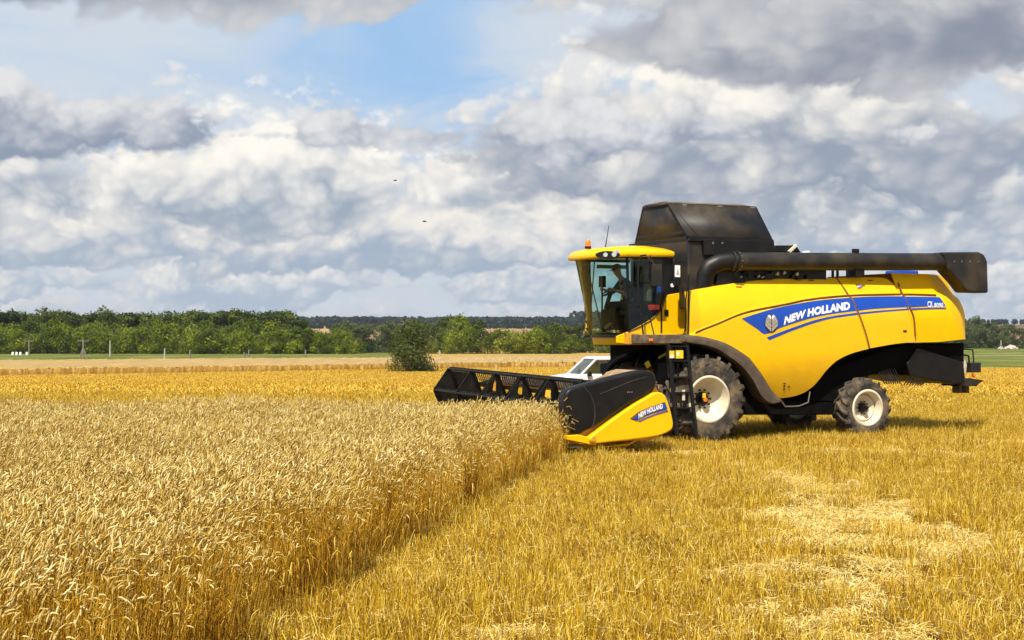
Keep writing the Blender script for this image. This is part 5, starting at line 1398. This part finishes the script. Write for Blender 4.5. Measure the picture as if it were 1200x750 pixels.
# ================================================================== white car behind the header
WHITE = new_mat('white_car_paint', (.78, .79, .80), .3, var=.3, vscale=1.5, color2=(.62, .60, .56), coat=.4)
CD = 47.0; cx_ = px2x(642, CD)
car = thing('parked_car', 'small white off-road car parked in the stubble behind the header', 'car', (cx_, CD, gzs(cx_, CD)), R(14))
side = [(.02, .55), (.04, .86), (.12, .97), (.9, 1.09), (1.28, 1.12), (3.45, 1.10), (3.72, 1.04), (3.76, .60), (3.70, .32), (.10, .30)]
mb = MB(); mb.poly_prism(side, 0.0, 1.62); body_c = mb.build('car_body', WHITE, car, bevel=.06, seg=3)
gh = lambda y, i: [(1.02+i*.0, 1.03), (1.52+i*.12, 1.60), (1.75+i*.1, 1.645), (3.05-i*.1, 1.64), (3.35-i*.18, 1.57), (3.55, 1.02)]
def car_frame():
    mb = MB()
    Ln = lambda a, b, t: tuple(a[i]+(b[i]-a[i])*t for i in range(3))
    for y0, y1 in ((.05, .17), (1.57, 1.45)):
        A = (1.02, y0, 1.04); B = (1.60, y1, 1.58); C_ = (3.2, y1, 1.58); D = (3.56, y0, 1.04); Bp = (2.42, y0, 1.05); Bt = (2.42, y1, 1.58); Cp = (2.55, y0, 1.05)
        mb.bar(A, B, .05, .06); mb.bar(C_, D, .10, .08); mb.bar(Bp, Bt, .05, .10); mb.bar(B, C_, .05, .07)
    mb.hexa([(1.55, .16, 1.57), (3.25, .16, 1.57), (3.25, 1.46, 1.57), (1.55, 1.46, 1.57), (1.66, .24, 1.65), (3.12, .24, 1.65), (3.12, 1.38, 1.65), (1.66, 1.38, 1.65)])
    return mb.build('car_roof', WHITE, car, bevel=.015)
car_frame()
mb = MB(); mb.grid([[(1.04, .08, 1.05), (1.04, 1.54, 1.05)], [(1.59, .19, 1.57), (1.59, 1.43, 1.57)]]); mb.build('car_windscreen', CARGLASS, car)
mb = MB(); mb.grid([[(1.06, .06, 1.05), (3.52, .06, 1.05)], [(1.6, .17, 1.57), (3.2, .17, 1.57)]]); mb.build('car_side_window', CARGLASS, car)
mb = MB(); mb.grid([[(1.06, 1.56, 1.05), (3.52, 1.56, 1.05)], [(1.6, 1.45, 1.57), (3.2, 1.45, 1.57)]]); mb.build('car_side_window', CARGLASS, car)
mb = MB(); mb.grid([[(3.54, .10, 1.05), (3.54, 1.52, 1.05)], [(3.22, .19, 1.57), (3.22, 1.43, 1.57)]]); mb.build('car_rear_window', CARGLASS, car)
mb = MB(); mb.box(2.1, 2.3, .25, .7, .9, 1.42); mb.box(2.1, 2.3, .95, 1.4, .9, 1.42); mb.build('car_seats', DARKI, car, bevel=.04)
mb = MB(); mb.box(1.25, 1.38, -.12, .02, 1.05, 1.20); mb.build('car_mirror', BLK, car, bevel=.02)
mb = MB(); mb.bar((1.02, .0, 1.0), (1.02, 1.5, 1.02), .02); mb.box(.93, 1.0, .05, 1.55, 1.0, 1.02); mb.bar((1.0, .3, 1.04), (1.25, .8, 1.28), .015); mb.build('car_wipers', BLK, car)
mb = MB()
mb.bar((1.30, -.008, .35), (1.30, -.008, 1.03), .008, .008); mb.bar((2.44, -.008, .35), (2.44, -.008, 1.03), .008, .008); mb.box(2.25, 2.4, -.02, 0, .88, .91); mb.build('car_door_lines', BLK, car)
for x in (.62, 2.85):
    for y, rz in ((-.02, 0), (1.64, math.pi)):
        mb = MB(); mb.lathe([(.0, .18), (-.01, .28), (.0, .33), (.08, .345), (.18, .33), (.18, .2)], 0, 0, 28)
        wo_ = mb.build('car_wheel', RUB, car); wo_.location = (x, y, .345); wo_.rotation_euler[2] = rz
        mb = MB(); mb.lathe([(.0, 0), (.02, .08), (.0, .18), (.05, .19)], 0, 0, 20); mb.build('car_rim', STEEL, wo_)
mb = MB()
for y in (.25, 1.37): mb.tube([(.0, y, .68), (.06, y, .68)], .09, 14)
mb.build('car_headlights', LAMP, car)
mb = MB(); mb.box(-.03, .1, .02, 1.6, .35, .47); mb.box(3.7, 3.82, .02, 1.6, .35, .47); mb.build('car_bumpers', STEEL, car, bevel=.02)

# ================================================================== small things in the distance
CONC = new_mat('pale_concrete', (.40, .38, .34), .9, var=.5, vscale=3, color2=(.28, .26, .22)); WOOD = new_mat('grey_pole_wood', (.20, .17, .13), .9)
def pole(px, py0, py1, d, label, brace=False, cross=False, m=WOOD, group=None):
    x = px2x(px, d); z = gzs(x, d); h = (py1-py0)*d/F
    t = thing('utility_pole', label, 'utility pole', (x, d, z-.05), 0, group)
    mb = MB(); w = .20; mb.tube([(0, 0, 0), (0, 0, h)], [w, w*.7], 8); mb.build('pole', m, t)
    if cross: mb = MB(); mb.bar((-1.1, 0, h-.35), (1.1, 0, h-.35), .14); [mb.tube([(q_, 0, h-.3), (q_, 0, h-.0)], .07, 6) for q_ in (-1, 0, 1)]; mb.build('crossarm', m, t)
    if brace: mb = MB(); mb.bar((-.8, 0, 0), (-.1, 0, h*.55), .2); mb.bar((.9, 0, 0), (.1, 0, h*.55), .2); mb.build('brace', m, t)
    return t
pole(34, 398.5, 417, 372, 'pole with a crossarm beside the white tanks at the left edge', cross=True)
pole(97.5, 397.5, 422.5, 300, 'braced pole with a crossarm before the middle of the left wood', True, True)
pole(129, 399.5, 418.5, 350, 'plain grey pole just right of the braced pole', m=CONC)
pole(193, 408, 422, 300, 'short pale post with a box in front of the left wood', m=CONC)
pole(222.5, 409.5, 421.5, 305, 'short thin post to the right of the pale post with a box')
pole(286, 412, 422, 300, 'shorter left-hand post of the pair at the right end of the left wood'); pole(291.5, 409, 422, 300, 'taller right-hand post of the pair at the right end of the left wood')
pole(358, 408.5, 421, 300, 'thin post in the meadow between the left wood and the lone bush'); pole(515, 408, 420, 300, 'pale thin post just right of the lone bush', m=CONC)
pole(1173, 400, 411.5, 500, 'pale post among the trees beyond the meadow on the right', m=CONC)
for i, (px, lab) in enumerate(((15, 'white tank standing leftmost in the row by the left edge'), (19.5, 'white tank second from the left in the row by the left edge'), (24, 'white tank third from the left in the row by the left edge'), (31.5, 'white tank at the foot of the pole with a crossarm'))):
    x = px2x(px, 375); t = thing('water_tank', lab, 'tank', (x, 375, gzs(x, 375)), 0, 'white tanks by the left edge')
    mb = MB(); mb.tube([(0, 0, 0), (0, 0, .6), (0, 0, .72)], [.30, .30, .2], 14); mb.build('tank_body', WHT, t)
    mb = MB(); mb.tube([(0, 0, .72), (0, 0, .8)], .12, 8); mb.build('tank_cap', CONC, t)
PILE = new_mat('pale_rubble', (.50, .42, .34), .9, var=.6, vscale=2, color2=(.35, .28, .2))
for px, d, w, lab in ((1185, 520, 2.2, 'larger pale heap at the foot of the trees on the right'), (1173, 520, 1.0, 'smaller pale heap at the foot of the trees on the right')):
    x = px2x(px, d); mb = MB(); bmesh.ops.create_icosphere(mb.bm, subdivisions=3, radius=1)
    for v in mb.bm.verts: v.co = Vector((v.co.x*w, v.co.y*w*.7, max(-.1, v.co.z)*.9*w**.5)) * (1+.35*mnoise.noise(v.co*2.2))
    o = mb.build('rubble_heap', PILE); o.location = (x, d, gzs(x, d)); tag(o, lab, 'heap')
# marker stake in the far wheat
x = px2x(581.5, 190); mb = MB(); mb.tube([(0, 0, 0), (0, 0, 1.3)], .05, 6); mb.box(-.12, .12, -.02, .02, 1.0, 1.3); o = mb.build('marker_stake', CONC); o.location = (x, 190, gzs(x, 190)); tag(o, 'pale marker stake in the stubble beyond the reel', 'stake')
# two birds
FEATH = new_mat('dark_feathers', (.05, .045, .045), .8)
for px, py, d, lab, a in ((463, 211.5, 70, 'small dark bird flying higher in the sky above the reel', .5), (497.5, 259.5, 60, 'slightly larger dark bird flying lower in the sky above the reel', -.2)):
    mb = MB(); mb.tube([(-.09, 0, 0), (-.04, 0, .0), (.03, 0, .005), (.08, 0, 0)], [.006, .022, .026, .008], 8)
    for s_ in (-1, 1): mb.grid([[(-.03, s_*.01, .01), (-.04, s_*.07, .03), (.0, s_*.15, .0)], [(.04, s_*.01, .01), (.03, s_*.07, .025), (.02, s_*.155, -.005)]])
    o = mb.build('bird', FEATH, thick=.004); o.location = (px2x(px, d), d, H+(HY-py)*d/F); o.rotation_euler = (0, .1, a); tag(o, lab, 'bird')
